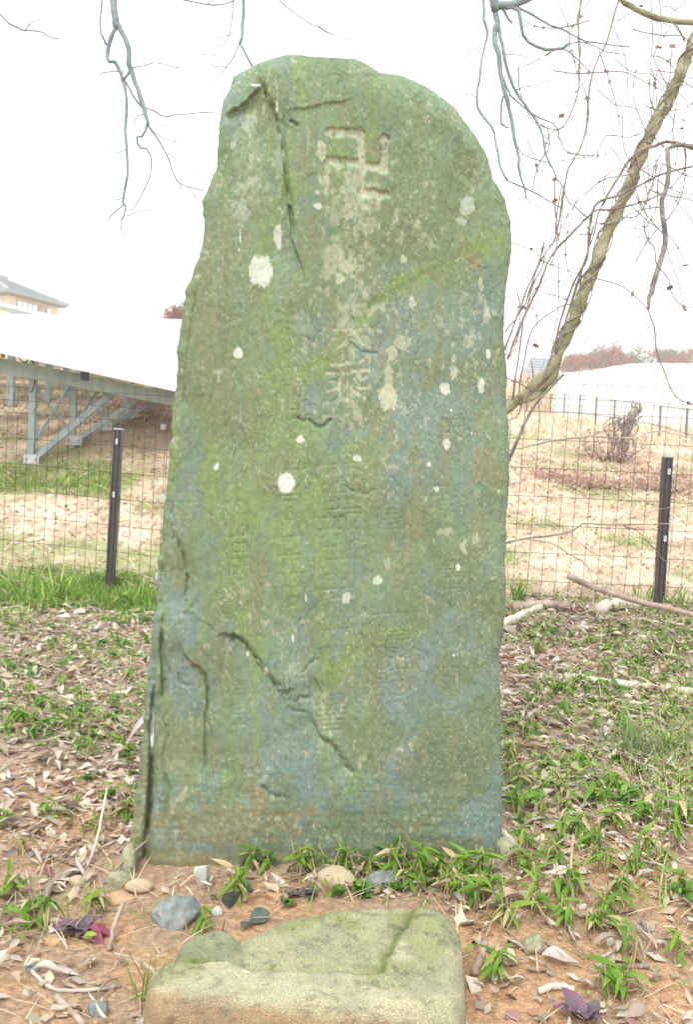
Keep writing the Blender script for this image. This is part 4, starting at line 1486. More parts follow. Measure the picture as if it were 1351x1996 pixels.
def build_stump():
    d = 13.8
    p = gpt(1218, 900)
    b = at(1213, 905, d)
    t = thing('tree_stump', 'grey dead stump wrapped in dry vines behind the wire fence', 'tree stump', (b[0], b[1], float(ground(b[0], b[1]))))
    v, f = tube(pxpath([(1208, 930), (1213, 880), (1222, 840), (1232, 808), (1243, 795)], d, 14, .01), np.linspace(.11, .06, 14) * RNG.uniform(.8, 1.25, 14), 9)
    mk('trunk', v, f, M['bark_top'], t)
    for pts, w in [([(1222, 845), (1208, 825), (1207, 810)], .03), ([(1232, 810), (1250, 800), (1246, 785)], .04), ([(1240, 800), (1232, 790), (1238, 778)], .02)]:
        v, f = tube(pxpath(pts, d, 8), np.linspace(w, w * .4, 8), 6)
        mk('branch_stub', v, f, M['bark_top'], t)
    mm = MB()
    for k in range(16):
        x = RNG.uniform(1185, 1235)
        v, f = tube(pxpath([(x, 905), (x + RNG.normal(0, 10), 870), (x + RNG.normal(0, 14), 835), (x + RNG.normal(5, 16), 812)], d - .1, 10, .01), .010, 4)
        mm.add(v, f)
    mk('dry_vine', mm.v, mm.f, M['vine_brown'], t)


build_stump()

# ------------------------------------------------------------------ stones
def stone(name, label, px, py, wx, wy, hz_, m, cat='stone', group=None, rz=0.0, sink=.35, rough=.12, facet=0, z0=None, seed=0):
    """rounded or chipped stone; wx, wy, hz_ in metres (full sizes)"""
    c = gpt(px, py) if z0 is None else hit_z(px, py, z0)
    na, nb = 28, 16
    V = []
    rg = np.random.default_rng(int(px * 7 + py))
    planes = [(rg.normal(0, 1, 3), rg.uniform(.6, .85)) for _ in range(facet * 2)]
    for i in range(nb + 1):
        th = PI * i / nb
        for j in range(na):
            ph = 2 * PI * j / na
            u = np.array((math.sin(th) * math.cos(ph), math.sin(th) * math.sin(ph), math.cos(th)))
            r = 1 + rough * 2 * (fbm(u[0] * 1.6 + px, u[1] * 1.6 + u[2] * 1.7 + py, 3, 111) - .5)
            q = u * r
            for nrm, dd in planes:
                nn = nrm / np.linalg.norm(nrm)
                e = q @ nn - dd
                if e > 0:
                    q = q - nn * e * .92
            V.append(q)
    V = np.array(V) * (wx / 2, wy / 2, hz_ / 2)
    ca, sa = math.cos(rz), math.sin(rz)
    V = np.stack([V[:, 0] * ca - V[:, 1] * sa, V[:, 0] * sa + V[:, 1] * ca, V[:, 2]], 1)
    V = V + c + (0, 0, hz_ * (.5 - sink))
    f = []
    for i in range(nb):
        for j in range(na):
            k = (j + 1) % na
            f.append((i * na + j, (i + 1) * na + j, (i + 1) * na + k, i * na + k))
    o = mk(name, V, f, m, loc=c)
    return tag(o, label, cat, group)


stone('pebble', 'smooth oval tan pebble on bare soil at the left foot of the tall stone', 270, 1737, .066, .040, .032, M['peb_tan'], rz=.15, sink=.12, rough=.05)
stone('cobble', 'large rounded tan cobble against the middle foot of the tall stone', 656, 1722, .098, .07, .062, M['peb_tan'], rz=-.3, sink=.36, rough=.07)
stone('cobble', 'dark blue grey cobble half hidden by leaves right of the tan cobble', 752, 1720, .10, .06, .05, M['peb_grey'], rz=.2, sink=.42, rough=.08)
stone('rock', 'blue grey rock with a broken speckled face on bare soil left of the slab', 346, 1790, .12, .11, .075, M['peb_grey'], rz=.6, sink=.42, rough=.1, facet=5)
stone('rock', 'small pale chipped stone standing at the foot of the tall stone', 392, 1722, .042, .035, .065, M['peb_pale'], rz=.2, sink=.2, rough=.1, facet=5)
stone('rock', 'orange clay coloured stone sunk in soil beside the oval pebble', 232, 1755, .07, .05, .03, M['peb_orange'], sink=.4)
stone('pebble', 'small pale brown pebble among leaves at the far left of the stone foot', 150, 1722, .040, .032, .026, M['peb_tan'], sink=.3)
stone('rock', 'grey green wedge stone under the lower left corner of the tall stone', 228, 1722, .075, .05, .045, M['moss_stone'], rz=.5, sink=.35, facet=4)
stone('rock', 'pale lichened stone leaning against the lower left edge of the monument', 250, 1696, .05, .09, .10, M['moss_stone'], rz=.2, sink=.3, facet=4)
stone('rock', 'orange brown stone by the slab in front of the purple ground leaves', 535, 1752, .045, .035, .03, M['peb_orange'], sink=.35, facet=3)
stone('pebble', 'pale round pebble just left of the large tan cobble', 606, 1716, .030, .022, .024, M['peb_tan'], sink=.25)
stone('rock', 'flat brown stone beside the back edge of the slab', 510, 1776, .05, .04, .02, M['peb_orange'], sink=.4)
stone('rock', 'small dark grey stone behind the ivy leaf by the slab', 478, 1735, .035, .03, .035, M['peb_grey'], sink=.3, facet=3)
stone('rock', 'pale grey stone lump between the ivy leaf and the blue grey rock', 423, 1782, .026, .024, .024, M['peb_pale'], sink=.3)
stone('rock', 'lumpy yellowish stone among dry leaves right of the slab', 1040, 1852, .05, .045, .05, M['moss_stone'], sink=.3, facet=5)
stone('rock', 'grey stone block buried behind the lower right corner of the tall stone', 988, 1668, .07, .07, .10, M['moss_stone'], sink=.45, facet=5)
stone('pebble', 'brown pebble in front of the purple plant on the left', 105, 1838, .045, .03, .022, M['peb_orange'], sink=.35)
stone('pebble', 'dark grey pebble half buried at the bottom left', 62, 1892, .026, .022, .02, M['peb_grey'], sink=.35)
stone('rock', 'mottled grey stone near the bottom edge left of the slab', 190, 1975, .05, .035, .03, M['peb_grey'], sink=.35, facet=3)
stone('pebble', 'small grey pebble between leaves left of the purple plant', 60, 1668, .022, .02, .016, M['peb_grey'], sink=.3)
stone('rock', 'white chip of stone lying among bamboo grass on the right', 1134, 1770, .03, .018, .014, M['palewood'], sink=.2, facet=4)

# loose grit, nobody could count it
B = scatter(2600, -.5, .55, 1.4, 2.6)
V, Fc = [], []
for i, c in enumerate(B):
    s = abs(RNG.normal(0, .0022)) + .0012
    o = len(V)
    V += [c + (s, 0, 0), c + (0, s, 0), c - (s, 0, 0), c - (0, s, 0), c + (0, 0, s * .9)]
    Fc += [(o, o + 1, o + 4), (o + 1, o + 2, o + 4), (o + 2, o + 3, o + 4), (o + 3, o, o + 4)]
mk('grit', V, Fc, M['peb_orange'], kind='stuff')


# ------------------------------------------------------------------ fallen leaves
def leaf_shape(L, Wd, curl, bendy, twist, seed, na=9, nb=6):
    """a dry leaf: pointed oval blade rolled about its midrib, bowed along it; base at x=0"""
    rg = np.random.default_rng(seed)
    V = []
    ph = rg.random() * 6
    for i in range(na + 1):
        t = i / na
        w = Wd * (math.sin(PI * t ** .8) ** .75) * .5 + .0008
        if t < .12:
            w = .0015 + (w - .0015) * (t / .12) ** 2
        tw = twist * (t - .5)
        for j in range(nb + 1):
            s = (j / nb - .5) * 2
            a = s * curl * (.6 + .5 * math.sin(ph + t * 4))
            R = w / max(abs(curl), .05)
            y = R * math.sin(a) if abs(curl) > .05 else s * w
            z = R * (1 - math.cos(a)) if abs(curl) > .05 else 0
            z += .12 * w * math.sin(s * 7 + t * 9 + ph) * .5
            y2, z2 = y * math.cos(tw) - z * math.sin(tw), y * math.sin(tw) + z * math.cos(tw)
            V.append(((t - .5) * L, y2, z2 + bendy * L * (4 * t * (1 - t) - .6) + .02 * L * math.sin(t * 7 + ph)))
    f = []
    for i in range(na):
        for j in range(nb):
            q = i * (nb + 1) + j
            f.append((q, q + 1, q + nb + 2, q + nb + 1))
    V = np.array(V)
    V[:, 2] -= V[:, 2].min()
    return V, np.array(f)


SHAPES = [leaf_shape(1, w, c, b, t, k) for k, (w, c, b, t) in enumerate([
    (.40, .8, .07, .5), (.40, 1.7, .06, .4), (.40, 2.4, .03, .5), (.46, 2.9, .05, .8), (.50, 3.6, .0, .3), (.46, 1.3, .12, -.7), (.52, 2.1, .08, 1.0), (.50, 3.3, .07, -.8),
    (.48, -1.2, .05, .4), (.46, -2.0, -.02, .5), (.42, 1.5, -.06, 1.2), (.54, .8, .06, -.4)])]
LEAFC = [(q[0] * 1.06, q[1] * 1.12, q[2] * 1.04) for q in [(.47, .36, .295), (.52, .42, .355), (.58, .50, .44), (.42, .32, .27), (.50, .37, .29), (.38, .29, .24), (.45, .30, .22), (.55, .47, .42), (.34, .25, .21), (.49, .42, .38), (.56, .49, .39), (.60, .53, .45), (.36, .30, .22)]]
LEAFR = [(.40, .22, .14), (.36, .20, .13), (.30, .17, .14)]


def dens_leaf(x, y):
    d = .62 + .6 * sst(1.75, 2.6, y) + .35 * (fbm(x * 3, y * 3, 3, 33) - .5)
    d = np.where((x > -.38) & (x < .27) & (y > 1.5) & (y < 1.93), 0, d)
    d = np.where((x > -.56) & (x < -.28) & (y > 1.66) & (y < 2.13), .05, d)
    d = np.where((abs(x - .01) < .48) & (y > 2.06) & (y < 2.40), 0, d)
    d = np.where((y < 1.66) & (x > .2), d * .7, d)
    return d


P = scatter(10000, -.56, .62, 1.40, 4.75, dens_leaf)
n = len(P)
L = RNG.uniform(.032, .10, n) * RNG.uniform(.75, 1.1, n) * np.clip(P[:, 1] / 2.5, .62, 1)
px, py, dd = proj(P)
inview = (px > -20) & (px < W + 20) & (py < H + 30) & (py > 0)
hid = (px > np.interp(py, OUT_L[:, 0], OUT_L[:, 1]) + 8) & (px < np.interp(py, OUT_R[:, 0], OUT_R[:, 1]) - 8) & (P[:, 1] > 2.2)
score = np.where(inview & ~hid, L / dd, 0)
order = np.argsort(-score)
single = set(order[:296].tolist())
sv, sf, sc = [], [], []
off = 0
leaf_meshes = {}
lab_leaf = 'dry curled pinkish grey leaf lying on the ground among many like it'
for i in range(n):
    sh = RNG.integers(0, len(SHAPES))
    V, f = SHAPES[sh]
    col = np.array(LEAFC[RNG.integers(0, len(LEAFC))] if RNG.random() > .05 else LEAFR[RNG.integers(0, 3)])
    yaw, tx, ty = RNG.uniform(0, 2 * PI), RNG.normal(0, .24), RNG.normal(0, .35)
    if RNG.random() < .3:
        ty += PI                                         # lying on its back
    Rm = Matrix.Rotation(yaw, 3, 'Z') @ Matrix.Rotation(tx, 3, 'Y') @ Matrix.Rotation(ty, 3, 'X')
    lift = .006 + (.36 * L[i] * .3 if abs(ty) > 2 else 0) + RNG.random() * .014
    base = P[i] + (0, 0, lift)
    if i in single:
        ci = RNG.integers(0, 10)
        key = (int(sh), int(ci))
        if key not in leaf_meshes:
            me_o = mk('fallen_leaf', V, f, M['leaf'], alb=np.array(LEAFC[ci] if RNG.random() > .06 else LEAFR[ci % 3]) * np.ones((len(V), 3)))
            leaf_meshes[key] = me_o.data
            o = me_o
        else:
            o = bpy.data.objects.new('fallen_leaf', leaf_meshes[key])
            COL.objects.link(o)
        o.location = base
        o.rotation_euler = Rm.to_euler()
        s = float(L[i])
        o.scale = (s, s * RNG.uniform(.85, 1.1), s)
        tag(o, lab_leaf, 'leaf', 'fallen leaves over the ground')
    else:
        W_ = (V * L[i]) @ np.array(Rm).T + base
        sv.append(W_)
        sf.append(f + off)
        sc.append(np.tile(col * RNG.uniform(.85, 1.15), (len(V), 1)))
        off += len(V)
mk('leaf_litter', np.vstack(sv), np.vstack(sf), M['leaf'], alb=np.vstack(sc), kind='stuff')
# crumbled bits of leaf, and leaf crumbs out in the field
P = np.vstack([scatter(16000, -.56, .62, 1.4, 4.9, lambda x, y: dens_leaf(x, y) * .9), scatter(16000, -.6, .6, 4.9, 13)])
n = len(P)
s = RNG.uniform(.006, .022, n) * (1 + np.clip(P[:, 1] - 5, 0, 8) * .12)
a = RNG.uniform(0, 2 * PI, n)
e1 = np.stack([np.cos(a), np.sin(a), RNG.normal(0, .35, n)], 1) * s[:, None]
e2 = np.stack([-np.sin(a), np.cos(a), RNG.normal(0, .35, n)], 1) * s[:, None] * RNG.uniform(.3, .8, (n, 1))
P = P + (0, 0, .008)
V = np.stack([P - e1, P - e2, P + e1, P + e2], 1).reshape(-1, 3)
mk('leaf_crumbs', V, np.arange(4 * n).reshape(-1, 4), M['leaf'], alb=np.repeat(pick(LEAFC + LEAFR, n, .2), 4, 0), kind='stuff', smooth=False)


def named_leaf(label, px, py, L_, sh, yaw, col, roll=0.0, pitch=0.0, lift=.01):
    V, f = SHAPES[sh]
    c = gpt(px, py)
    o = mk('fallen_leaf', V * L_, f, M['leaf'], alb=np.array(col) * np.ones((len(V), 3)))
    o.location = c + (0, 0, lift)
    o.rotation_euler = (roll, pitch, yaw)
    tag(o, label, 'leaf', 'fallen leaves that stand out')


named_leaf('long pale mauve leaf with a stalk propped against the left edge of the monument', 258, 1462, .16, 1, 1.0, (.56, .47, .45), pitch=-.75, roll=.4, lift=.05)
named_leaf('creamy curled leaf lying like a boat right of the monument', 1068, 1458, .085, 4, .5, (.66, .57, .47), roll=.2)
named_leaf('whitish rolled leaf at the far left edge', 18, 1556, .09, 4, -.7, (.66, .60, .56), roll=.3)
named_leaf('broad spotted pinkish leaf flat on soil at lower right', 1098, 1880, .085, 11, -.35, (.52, .43, .40))
named_leaf('large pink brown leaf beside the right edge of the slab', 985, 1770, .12, 5, .3, (.52, .37, .30))
named_leaf('dark red brown leaf standing on edge right of the slab', 990, 1738, .055, 0, .2, (.20, .11, .075), roll=1.1, lift=.02)
named_leaf('pale triangular folded leaf on the right near the bamboo grass', 1258, 1722, .075, 9, .6, (.60, .51, .44), roll=-.5, lift=.02)
named_leaf('pinkish leaf arched beside bamboo grass at right', 1250, 1692, .085, 8, .1, (.52, .43, .38))
named_leaf('grey mauve leaf on edge at the far left below the twigs', 12, 1690, .07, 0, 1.2, (.26, .20, .24), roll=.8, lift=.03)
named_leaf('red brown broken leaf at the left edge of the frame', 12, 1800, .07, 11, 1.9, (.36, .20, .17))
named_leaf('cream rolled leaf lying left of the slab at the bottom', 110, 1905, .10, 3, -.15, (.60, .52, .44))


# ------------------------------------------------------------------ dwarf bamboo sprouts with single leaves
def lance(L_, w, droop, fold, nseg=5):
    V = []
    for i in range(nseg + 1):
        t = i / nseg
        ww = w * (math.sin(PI * min(1, .06 + t * .94) ** .62) ** .9) * .5 + .0002
        z = -droop * L_ * t * t
        for s in (-1, 0, 1):
            V.append((t * L_, s * ww, z + abs(s) * ww * fold))
    f = []
    for i in range(nseg):
        for j in range(2):
            q = i * 3 + j
            f.append((q, q + 3, q + 4, q + 1))
    return np.array(V), f


LANCE = []
for k, (L_, w, dr) in enumerate([(.070, .0165, .45), (.060, .015, .7), (.078, .0165, .25), (.050, .014, .9), (.085, .017, .55)]):
    V, f = lance(L_, w, dr, .35)
    me = bpy.data.meshes.new('bamboo_leaf')
    me.from_pydata(V.tolist(), [], f)
    me.materials.append(M['bamboo'])
    LANCE.append(me)
V, f = tube(np.array([(0, 0, -.02), (0, 0, .5), (0, 0, 1)]), [.0016, .0014, .0010], 5)
M['bamboo_dry'] = mat('dry_bamboo_leaf', (.42, .34, .16), (.55, .46, .28), scale=20, rough=.7, trans=.2)
M['bamboo_lime'] = mat('young_bamboo_leaf', (.20, .33, .035), (.28, .40, .07), scale=20, rough=.5, trans=.3)
LDRY = [m_.copy() for m_ in LANCE[:4]]
for k, m_ in enumerate(LDRY):
    m_.materials.clear()
    m_.materials.append(M['bamboo_dry'] if k < 2 else M['bamboo_lime'])
STEM = bpy.data.meshes.new('bamboo_stem')
STEM.from_pydata(V.tolist(), [], f)
STEM.materials.append(M['straw'])


def child(name, me, parent, loc, rot, scale):
    o = bpy.data.objects.new(name, me)
    COL.objects.link(o)
    o.parent = parent
    o.location = loc
    o.rotation_euler = rot
    o.scale = scale
    return o


def sprout(label, px, py, size=1.0, nst=3, group='dwarf bamboo sprouts', lean=.3, hgt=.085):
    c = gpt(px, py)
    t = thing('dwarf_bamboo', label, 'bamboo grass', c, group)
    for k in range(nst):
        a = RNG.uniform(0, 2 * PI)
        le = RNG.uniform(.05, lean)
        h = hgt * size * RNG.uniform(.6, 1.15)
        o = (RNG.normal(0, .012 * size), RNG.normal(0, .012 * size), 0)
        child('stem', STEM, t, o, (0, le, a), (1, 1, h))
        tip = np.array(o) + np.array((math.sin(le) * math.cos(a), math.sin(le) * math.sin(a), math.cos(le))) * h
        nl = RNG.integers(4, 8)
        a0 = RNG.uniform(0, 2 * PI)
        for q in range(nl):
            s = size * RNG.uniform(.55, 1.05)
            frac = RNG.uniform(.45, 1.0)
            p = np.array(o) + (tip - np.array(o)) * frac
            child('leaf', LANCE[RNG.integers(0, 5)] if RNG.random() > .3 else LDRY[RNG.integers(0, 4)], t, p, (RNG.normal(0, .4), RNG.uniform(-.7, .75), a0 + q * 2 * PI / nl + RNG.normal(0, .35)), (s, s * RNG.uniform(.85, 1.2), s))
    if RNG.random() < .9:                               # cut dead stalks among the green
        for q in range(RNG.integers(2, 5)):
            child('dead_stalk', STEM, t, (RNG.normal(0, .02), RNG.normal(0, .02), 0), (RNG.normal(0, .25), RNG.normal(0, .25), 0), (1.2, 1.2, hgt * RNG.uniform(.4, .9)))


front = [(490, 1696, 'leftmost bamboo sprout against the foot of the monument', .9, 2), (590, 1704, 'bushy bamboo sprout left of the tan cobble', 1.1, 4), (668, 1700, 'bamboo sprout with dead stalks right behind the tan cobble', 1.0, 3),
         (768, 1700, 'bamboo sprout with cut stalks right of the dark cobble', 1.1, 4), (862, 1712, 'bamboo sprout left of the lower right monument corner', 1.0, 4),
         (935, 1718, 'bamboo sprout at the lower right corner of the monument', 1.1, 4), (452, 1752, 'bamboo sprout on bare soil between the blue grey rock and ivy', 1.1, 3),
         (398, 1812, 'low bamboo leaves at the back corner of the slab beside the rock', .8, 2), (186, 1778, 'bamboo sprout just above the purple plant on the left', .9, 2),
         (72, 1800, 'bamboo sprout with cut stalks left of the purple plant', 1.0, 4), (20, 1752, 'bamboo sprout at the left frame edge', 1.0, 3), (40, 1665, 'single broad green bamboo leaf at far left', .8, 1),
         (985, 1800, 'bamboo sprout touching the right edge of the slab', 1.0, 3), (965, 1905, 'bamboo sprout near the lower right corner of the slab', 1.0, 3)]
front += [(520, 1694, 'thin bamboo sprout second from the left at the monument foot', .8, 2), (635, 1700, 'short bamboo sprout directly left of the tan cobble', .7, 2), (715, 1702, 'short bamboo sprout in the gap between the two cobbles', .8, 3),
          (815, 1706, 'leafy bamboo sprout third from the right corner at the monument foot', 1.0, 4), (900, 1722, 'leafy bamboo sprout second from the right corner at the monument foot', 1.0, 4),
          (880, 1745, 'low bamboo sprout at the rear right corner of the slab', .9, 3), (800, 1738, 'low bamboo sprout behind the slab channel', .8, 3), (950, 1752, 'low bamboo sprout right of the rear slab corner', .9, 3)]
for x, y, lab, s, k in front:
    sprout(lab, x, y, s * .78, k + 1)
for x, y in [(1020, 1650), (1062, 1672), (1002, 1696), (1092, 1556), (1168, 1570), (1222, 1512), (1132, 1496), (1082, 1410), (1180, 1316), (1310, 1650), (1262, 1668), (1238, 1700), (1330, 1740), (1050, 1772),
             (1104, 1754), (1112, 1812), (1152, 1810), (1222, 1862), (1208, 1946), (1335, 1862), (1292, 1580), (1340, 1536), (1012, 1536), (1030, 1436), (1150, 1262), (1052, 1276), (1100, 1800), (1172, 1700),
             (1140, 1640), (1195, 1620), (1210, 1760), (1060, 1600), (1240, 1590), (1330, 1610), (1000, 1480), (1090, 1690), (1030, 1720), (1085, 1640), (1150, 1660), (1270, 1610), (1290, 1690), (1190, 1540), (1060, 1500), (1110, 1440), (1160, 1420), (1250, 1330), (1320, 1380), (1020, 1320), (1100, 1580), (930, 1770), (1180, 1790), (1015, 1590), (1225, 1440), (1300, 1470), (1100, 1350)]:
    sprout('short dwarf bamboo sprout among dead leaves right of the monument', x, y, RNG.uniform(.55, .92), int(RNG.integers(2, 6)), 'dwarf bamboo sprouts on the right')
for x, y in [(182, 1622), (245, 1600), (120, 1340), (62, 1356), (152, 1366), (232, 1456), (202, 1416), (102, 1270), (250, 1330), (30, 1420), (205, 1560), (165, 1480), (90, 1600), (20, 1610), (140, 1420), (270, 1560)]:
    sprout('short dwarf bamboo sprout among dead leaves left of the monument', x, y, RNG.uniform(.55, .9), int(RNG.integers(2, 5)), 'dwarf bamboo sprouts on the left')


# ------------------------------------------------------------------ broad leaved weeds
def blade_mesh(name, L_, w, droop, m, wav=.1, tip=.7):
    V, f = [], []
    na, nb = 8, 4
    for i in range(na + 1):
        t = i / na
        ww = w * .5 * (math.sin(PI * (t * .96 + .02) ** tip) ** .8) + .0004
        for j in range(nb + 1):
            s = (j / nb - .5) * 2
            V.append((t * L_, s * ww, L_ * (.25 * t - droop * t * t) + abs(s) * ww * .35 + wav * ww * math.sin(t * 14 + s * 2)))
    for i in range(na):
        for j in range(nb):
            q = i * (nb + 1) + j
            f.append((q, q + nb + 1, q + nb + 2, q + 1))
    me = bpy.data.meshes.new(name)
    me.from_pydata(V, [], f)
    me.polygons.foreach_set('use_smooth', [True] * len(f))
    me.materials.append(m)
    return me


def rosette(name, label, cat, px, py, meshes, n, size, el=(.1, .6), group=None, lift=.0):
    c = gpt(px, py)
    t = thing(name, label, cat, c + (0, 0, lift), group)
    a0 = RNG.random() * 6
    for k in range(n):
        me = meshes[k % len(meshes)]
        s = size * RNG.uniform(.7, 1.1)
        child('leaf', me, t, (RNG.normal(0, .003), RNG.normal(0, .003), .004 + .004 * RNG.random()), (RNG.normal(0, .2), -RNG.uniform(*el), a0 + k * 2.399), (s, s, s))
    return t


PUR = blade_mesh('purple_leaf', .068, .040, .30, M['purple'])
PUR2 = blade_mesh('purple_leaf', .05, .034, .2, M['purple'])
CRI = blade_mesh('crimson_leaf', .07, .034, .42, M['crimson'])
rosette('purple_plant', 'dark purple rosette plant with crimson leaves on soil left of the slab', 'plant', 165, 1818, [PUR, CRI, PUR2, PUR2, PUR], 9, 1.0, el=(.0, .45))
rosette('purple_plant', 'dark purple rosette plant cut by the bottom frame edge at right', 'plant', 1136, 1992, [PUR, PUR2, PUR], 8, .9, el=(.2, .7))
LIM = blade_mesh('lime_leaf', .035, .028, .2, M['lime'], tip=1.1)
rosette('lime_leaf_seedling', 'single yellow green heart shaped leaf in front of the purple plant', 'plant', 172, 1838, [LIM], 2, 1.0)
IVY = blade_mesh('ivy_leaf', .055, .044, .15, M['ivy'], tip=.95)
rosette('ivy', 'dark veined ivy leaf standing on soil behind the slab', 'plant', 452, 1776, [IVY], 1, 1.1, el=(.9, 1.1))
rosette('ivy', 'dark ivy leaf lying flat at the back edge of the slab', 'plant', 492, 1800, [IVY], 2, .85, el=(.0, .2))
RND = blade_mesh('weed_leaf', .024, .022, .15, M['weed'], tip=1.15, wav=.25)
DUL = blade_mesh('dull_leaf', .024, .020, .1, M['purple'], tip=1.0)
rosette('weed', 'bright crinkled green weed growing at the top edge of the slab', 'weed', 702, 1746, [RND], 12, 1.25, el=(0, .9))
rosette('weed', 'green round leaved weed just left of the crinkled one above the slab', 'weed', 660, 1748, [RND], 10, 1.0, el=(0, .9))
rosette('weed', 'small green clover like weed left of the cobbles', 'weed', 560, 1768, [RND], 8, .85, el=(0, .8))
rosette('weed', 'green weed in front of the dark cobble by the slab', 'weed', 770, 1738, [RND], 9, .9, el=(0, .8))
rosette('weed', 'small green weed right above the slab back corner', 'weed', 838, 1728, [RND], 10, .9, el=(0, .8))
rosette('ground_plant', 'dull purple round leaves on soil left of the tan cobble', 'weed', 602, 1748, [DUL], 10, 1.0, el=(-.1, .3))
rosette('ground_plant', 'dull purple leaf cluster above the left end of the slab top', 'weed', 570, 1748, [DUL], 7, .9, el=(-.1, .3))
WEED = blade_mesh('weed_leaf', .045, .017, .25, M['weed'])
Q = scatter(900, -.54, .60, 1.7, 4.4, lambda x, y: (np.hypot((x + .52) / .16, (y - 1.78) / .22) > 1) * sst(.36, .55, fbm(x * 2.6, y * 2.6, 4, 32)) * (1 - ((abs(x) < .5) & (y < 2.45))))
qx, qy, qd = proj(Q)
vis = (qx > 0) & (qx < W) & ~((qx > np.interp(qy, OUT_L[:, 0], OUT_L[:, 1]) - 6) & (qx < np.interp(qy, OUT_R[:, 0], OUT_R[:, 1]) + 6) & (qy < 1710))
Q = Q[vis][:210]
for k, c in enumerate(Q):
    left = c[0] < 0
    t = thing('weed', 'small green weed among dead leaves %s of the monument' % ('left' if left else 'right'), 'weed', c, 'small weeds on the %s' % ('left' if left else 'right'))
    for q in range(RNG.integers(4, 8)):
        s = RNG.uniform(.5, 1.15)
        child('leaf', (WEED, RND, WEED)[q % 3], t, (RNG.normal(0, .006), RNG.normal(0, .006), .008 + RNG.random() * .015), (RNG.normal(0, .3), -RNG.uniform(-.1, .9), RNG.uniform(0, 6.3)), (s, s, s))
# ground cover too small and many to count
Q = scatter(34000, -.56, .62, 1.55, 4.8, lambda x, y: (np.hypot((x + .52) / .16, (y - 1.78) / .22) > 1) * sst(1.5, 2.1, y + .25) * sst(.33, .55, fbm(x * 2.6, y * 2.6, 4, 32)) * .8 * (1 - .96 * ((abs(x) < .48) & (y < 2.45) & ((y < 1.93) | (x < -.25) | (y > 2.08)))))
n = len(Q)
Q = Q + np.stack([np.zeros(n), np.zeros(n), RNG.uniform(.008, .045, n)], 1)
s = RNG.uniform(.005, .014, n) * np.clip((Q[:, 1] - .6) / 1.6, .4, 1)
a = RNG.uniform(0, 2 * PI, n)
e1 = np.stack([np.cos(a), np.sin(a), RNG.normal(0, .4, n)], 1) * s[:, None]
e2 = np.stack([-np.sin(a), np.cos(a), RNG.normal(0, .4, n)], 1) * s[:, None] * RNG.uniform(.35, .7, (n, 1))
mk('ground_cover', np.stack([Q - e1, Q - e2, Q + e1, Q + e2], 1).reshape(-1, 3), np.arange(4 * n).reshape(-1, 4), M['grass'], alb=np.repeat(pick(GREEN, n, .25), 4, 0), kind='stuff', smooth=False)


# ------------------------------------------------------------------ fallen sticks and logs
def stick(label, pts, w, m, name='fallen_branch', cat='branch', group=None, lift=.0, taper=.8, dep=None, n=None, knots=0):
    P3 = np.array([gpt(*p[:2]) + (0, 0, w / 2 + lift + (p[2] if len(p) > 2 else 0)) for p in pts])
    Q = catmull(P3, n or max(6, len(pts) * 5))
    Q[1:-1] += RNG.normal(0, w * .06, (len(Q) - 2, 3))
    R = np.linspace(w / 2, w / 2 * taper, len(Q)) * RNG.uniform(.93, 1.07, len(Q))
    v, f = tube(Q, R, 9)
    o = mk(name, v, f, m, loc=Q[0])
    return tag(o, label, cat, group)


def stick_air(label, pts, d0, d1, w, m, taper=.7):
    P = catmull(np.array([at(p[0], p[1], d0 + (d1 - d0) * i / (len(pts) - 1)) for i, p in enumerate(pts)]), 22)
    P[1:-1] += RNG.normal(0, .0012, (20, 3))
    v, f = tube(P, np.linspace(w / 2, w / 2 * taper, 22) * RNG.uniform(.95, 1.05, 22), 9)
    o = mk('fallen_branch', v, f, m, loc=P[0])
    tag(o, label, 'branch')


stick_air('brown fallen branch with a cut end propped up before the right fence post', [(1108, 1122), (1160, 1145), (1230, 1168), (1345, 1196), (1400, 1214)], 4.35, 4.05, .034, M['deadwood'])
stick('pale cut log end lying against the right edge of the monument', [(965, 1232), (1010, 1212), (1054, 1192)], .05, M['palewood'], name='log', cat='log')
stick('grey weathered log lying behind the pale cut log', [(1000, 1194), (1050, 1190), (1110, 1192)], .055, M['deadwood'], name='log', cat='log')
stick('whitish barkless log near the foot of the propped branch', [(1165, 1200), (1205, 1188), (1245, 1192)], .065, M['palewood'], name='log', cat='log')
stick('long peeled pale branch lying across the right side', [(1100, 1326), (1165, 1336), (1240, 1345), (1370, 1358)], .034, M['palewood'])
stick('lower thin pale branch lying below the long peeled branch', [(1150, 1362), (1220, 1372), (1330, 1384)], .016, M['palewood'])
stick('mustard yellow twig lying at the far left', [(10, 1470), (45, 1462), (92, 1448), (128, 1434)], .013, M['yellow'] if False else M['drygrass'])
stick('slim dark stick leaning on the lower left corner of the monument', [(200, 1730, .0), (240, 1706, .03), (284, 1690, .06)], .006, M['bark_top'], lift=.005)
stick('forked dead stem standing left of the monument foot', [(165, 1700), (185, 1670, .03), (205, 1610, .10)], .008, M['twig'])
stick('pale dead stem leaning right beside the forked one', [(182, 1640), (205, 1668), (218, 1690)], .009, M['straw'])
stick('long greenish dead branch lying left of the bare soil', [(72, 1780), (110, 1722), (160, 1700)], .020, M['twig'])
stick('bare brown stick crossing the lower left soil', [(55, 1890), (100, 1930), (160, 1935), (235, 1925)], .008, M['twig'])
stick('orange brown straight stick at the bottom left', [(108, 1950), (135, 1975), (162, 2004)], .014, M['deadwood'])
stick('upright orange dead bamboo stub right of the monument', [(1112, 1716), (1112, 1700, .03), (1114, 1690, .075)], .008, M['straw'])
stick('pale bent stick on soil at lower right', [(1050, 1938), (1085, 1928), (1120, 1936)], .014, M['palewood'])
stick('straight grey stick lying on soil at lower right', [(1170, 1892), (1215, 1888), (1265, 1888)], .010, M['twig'])
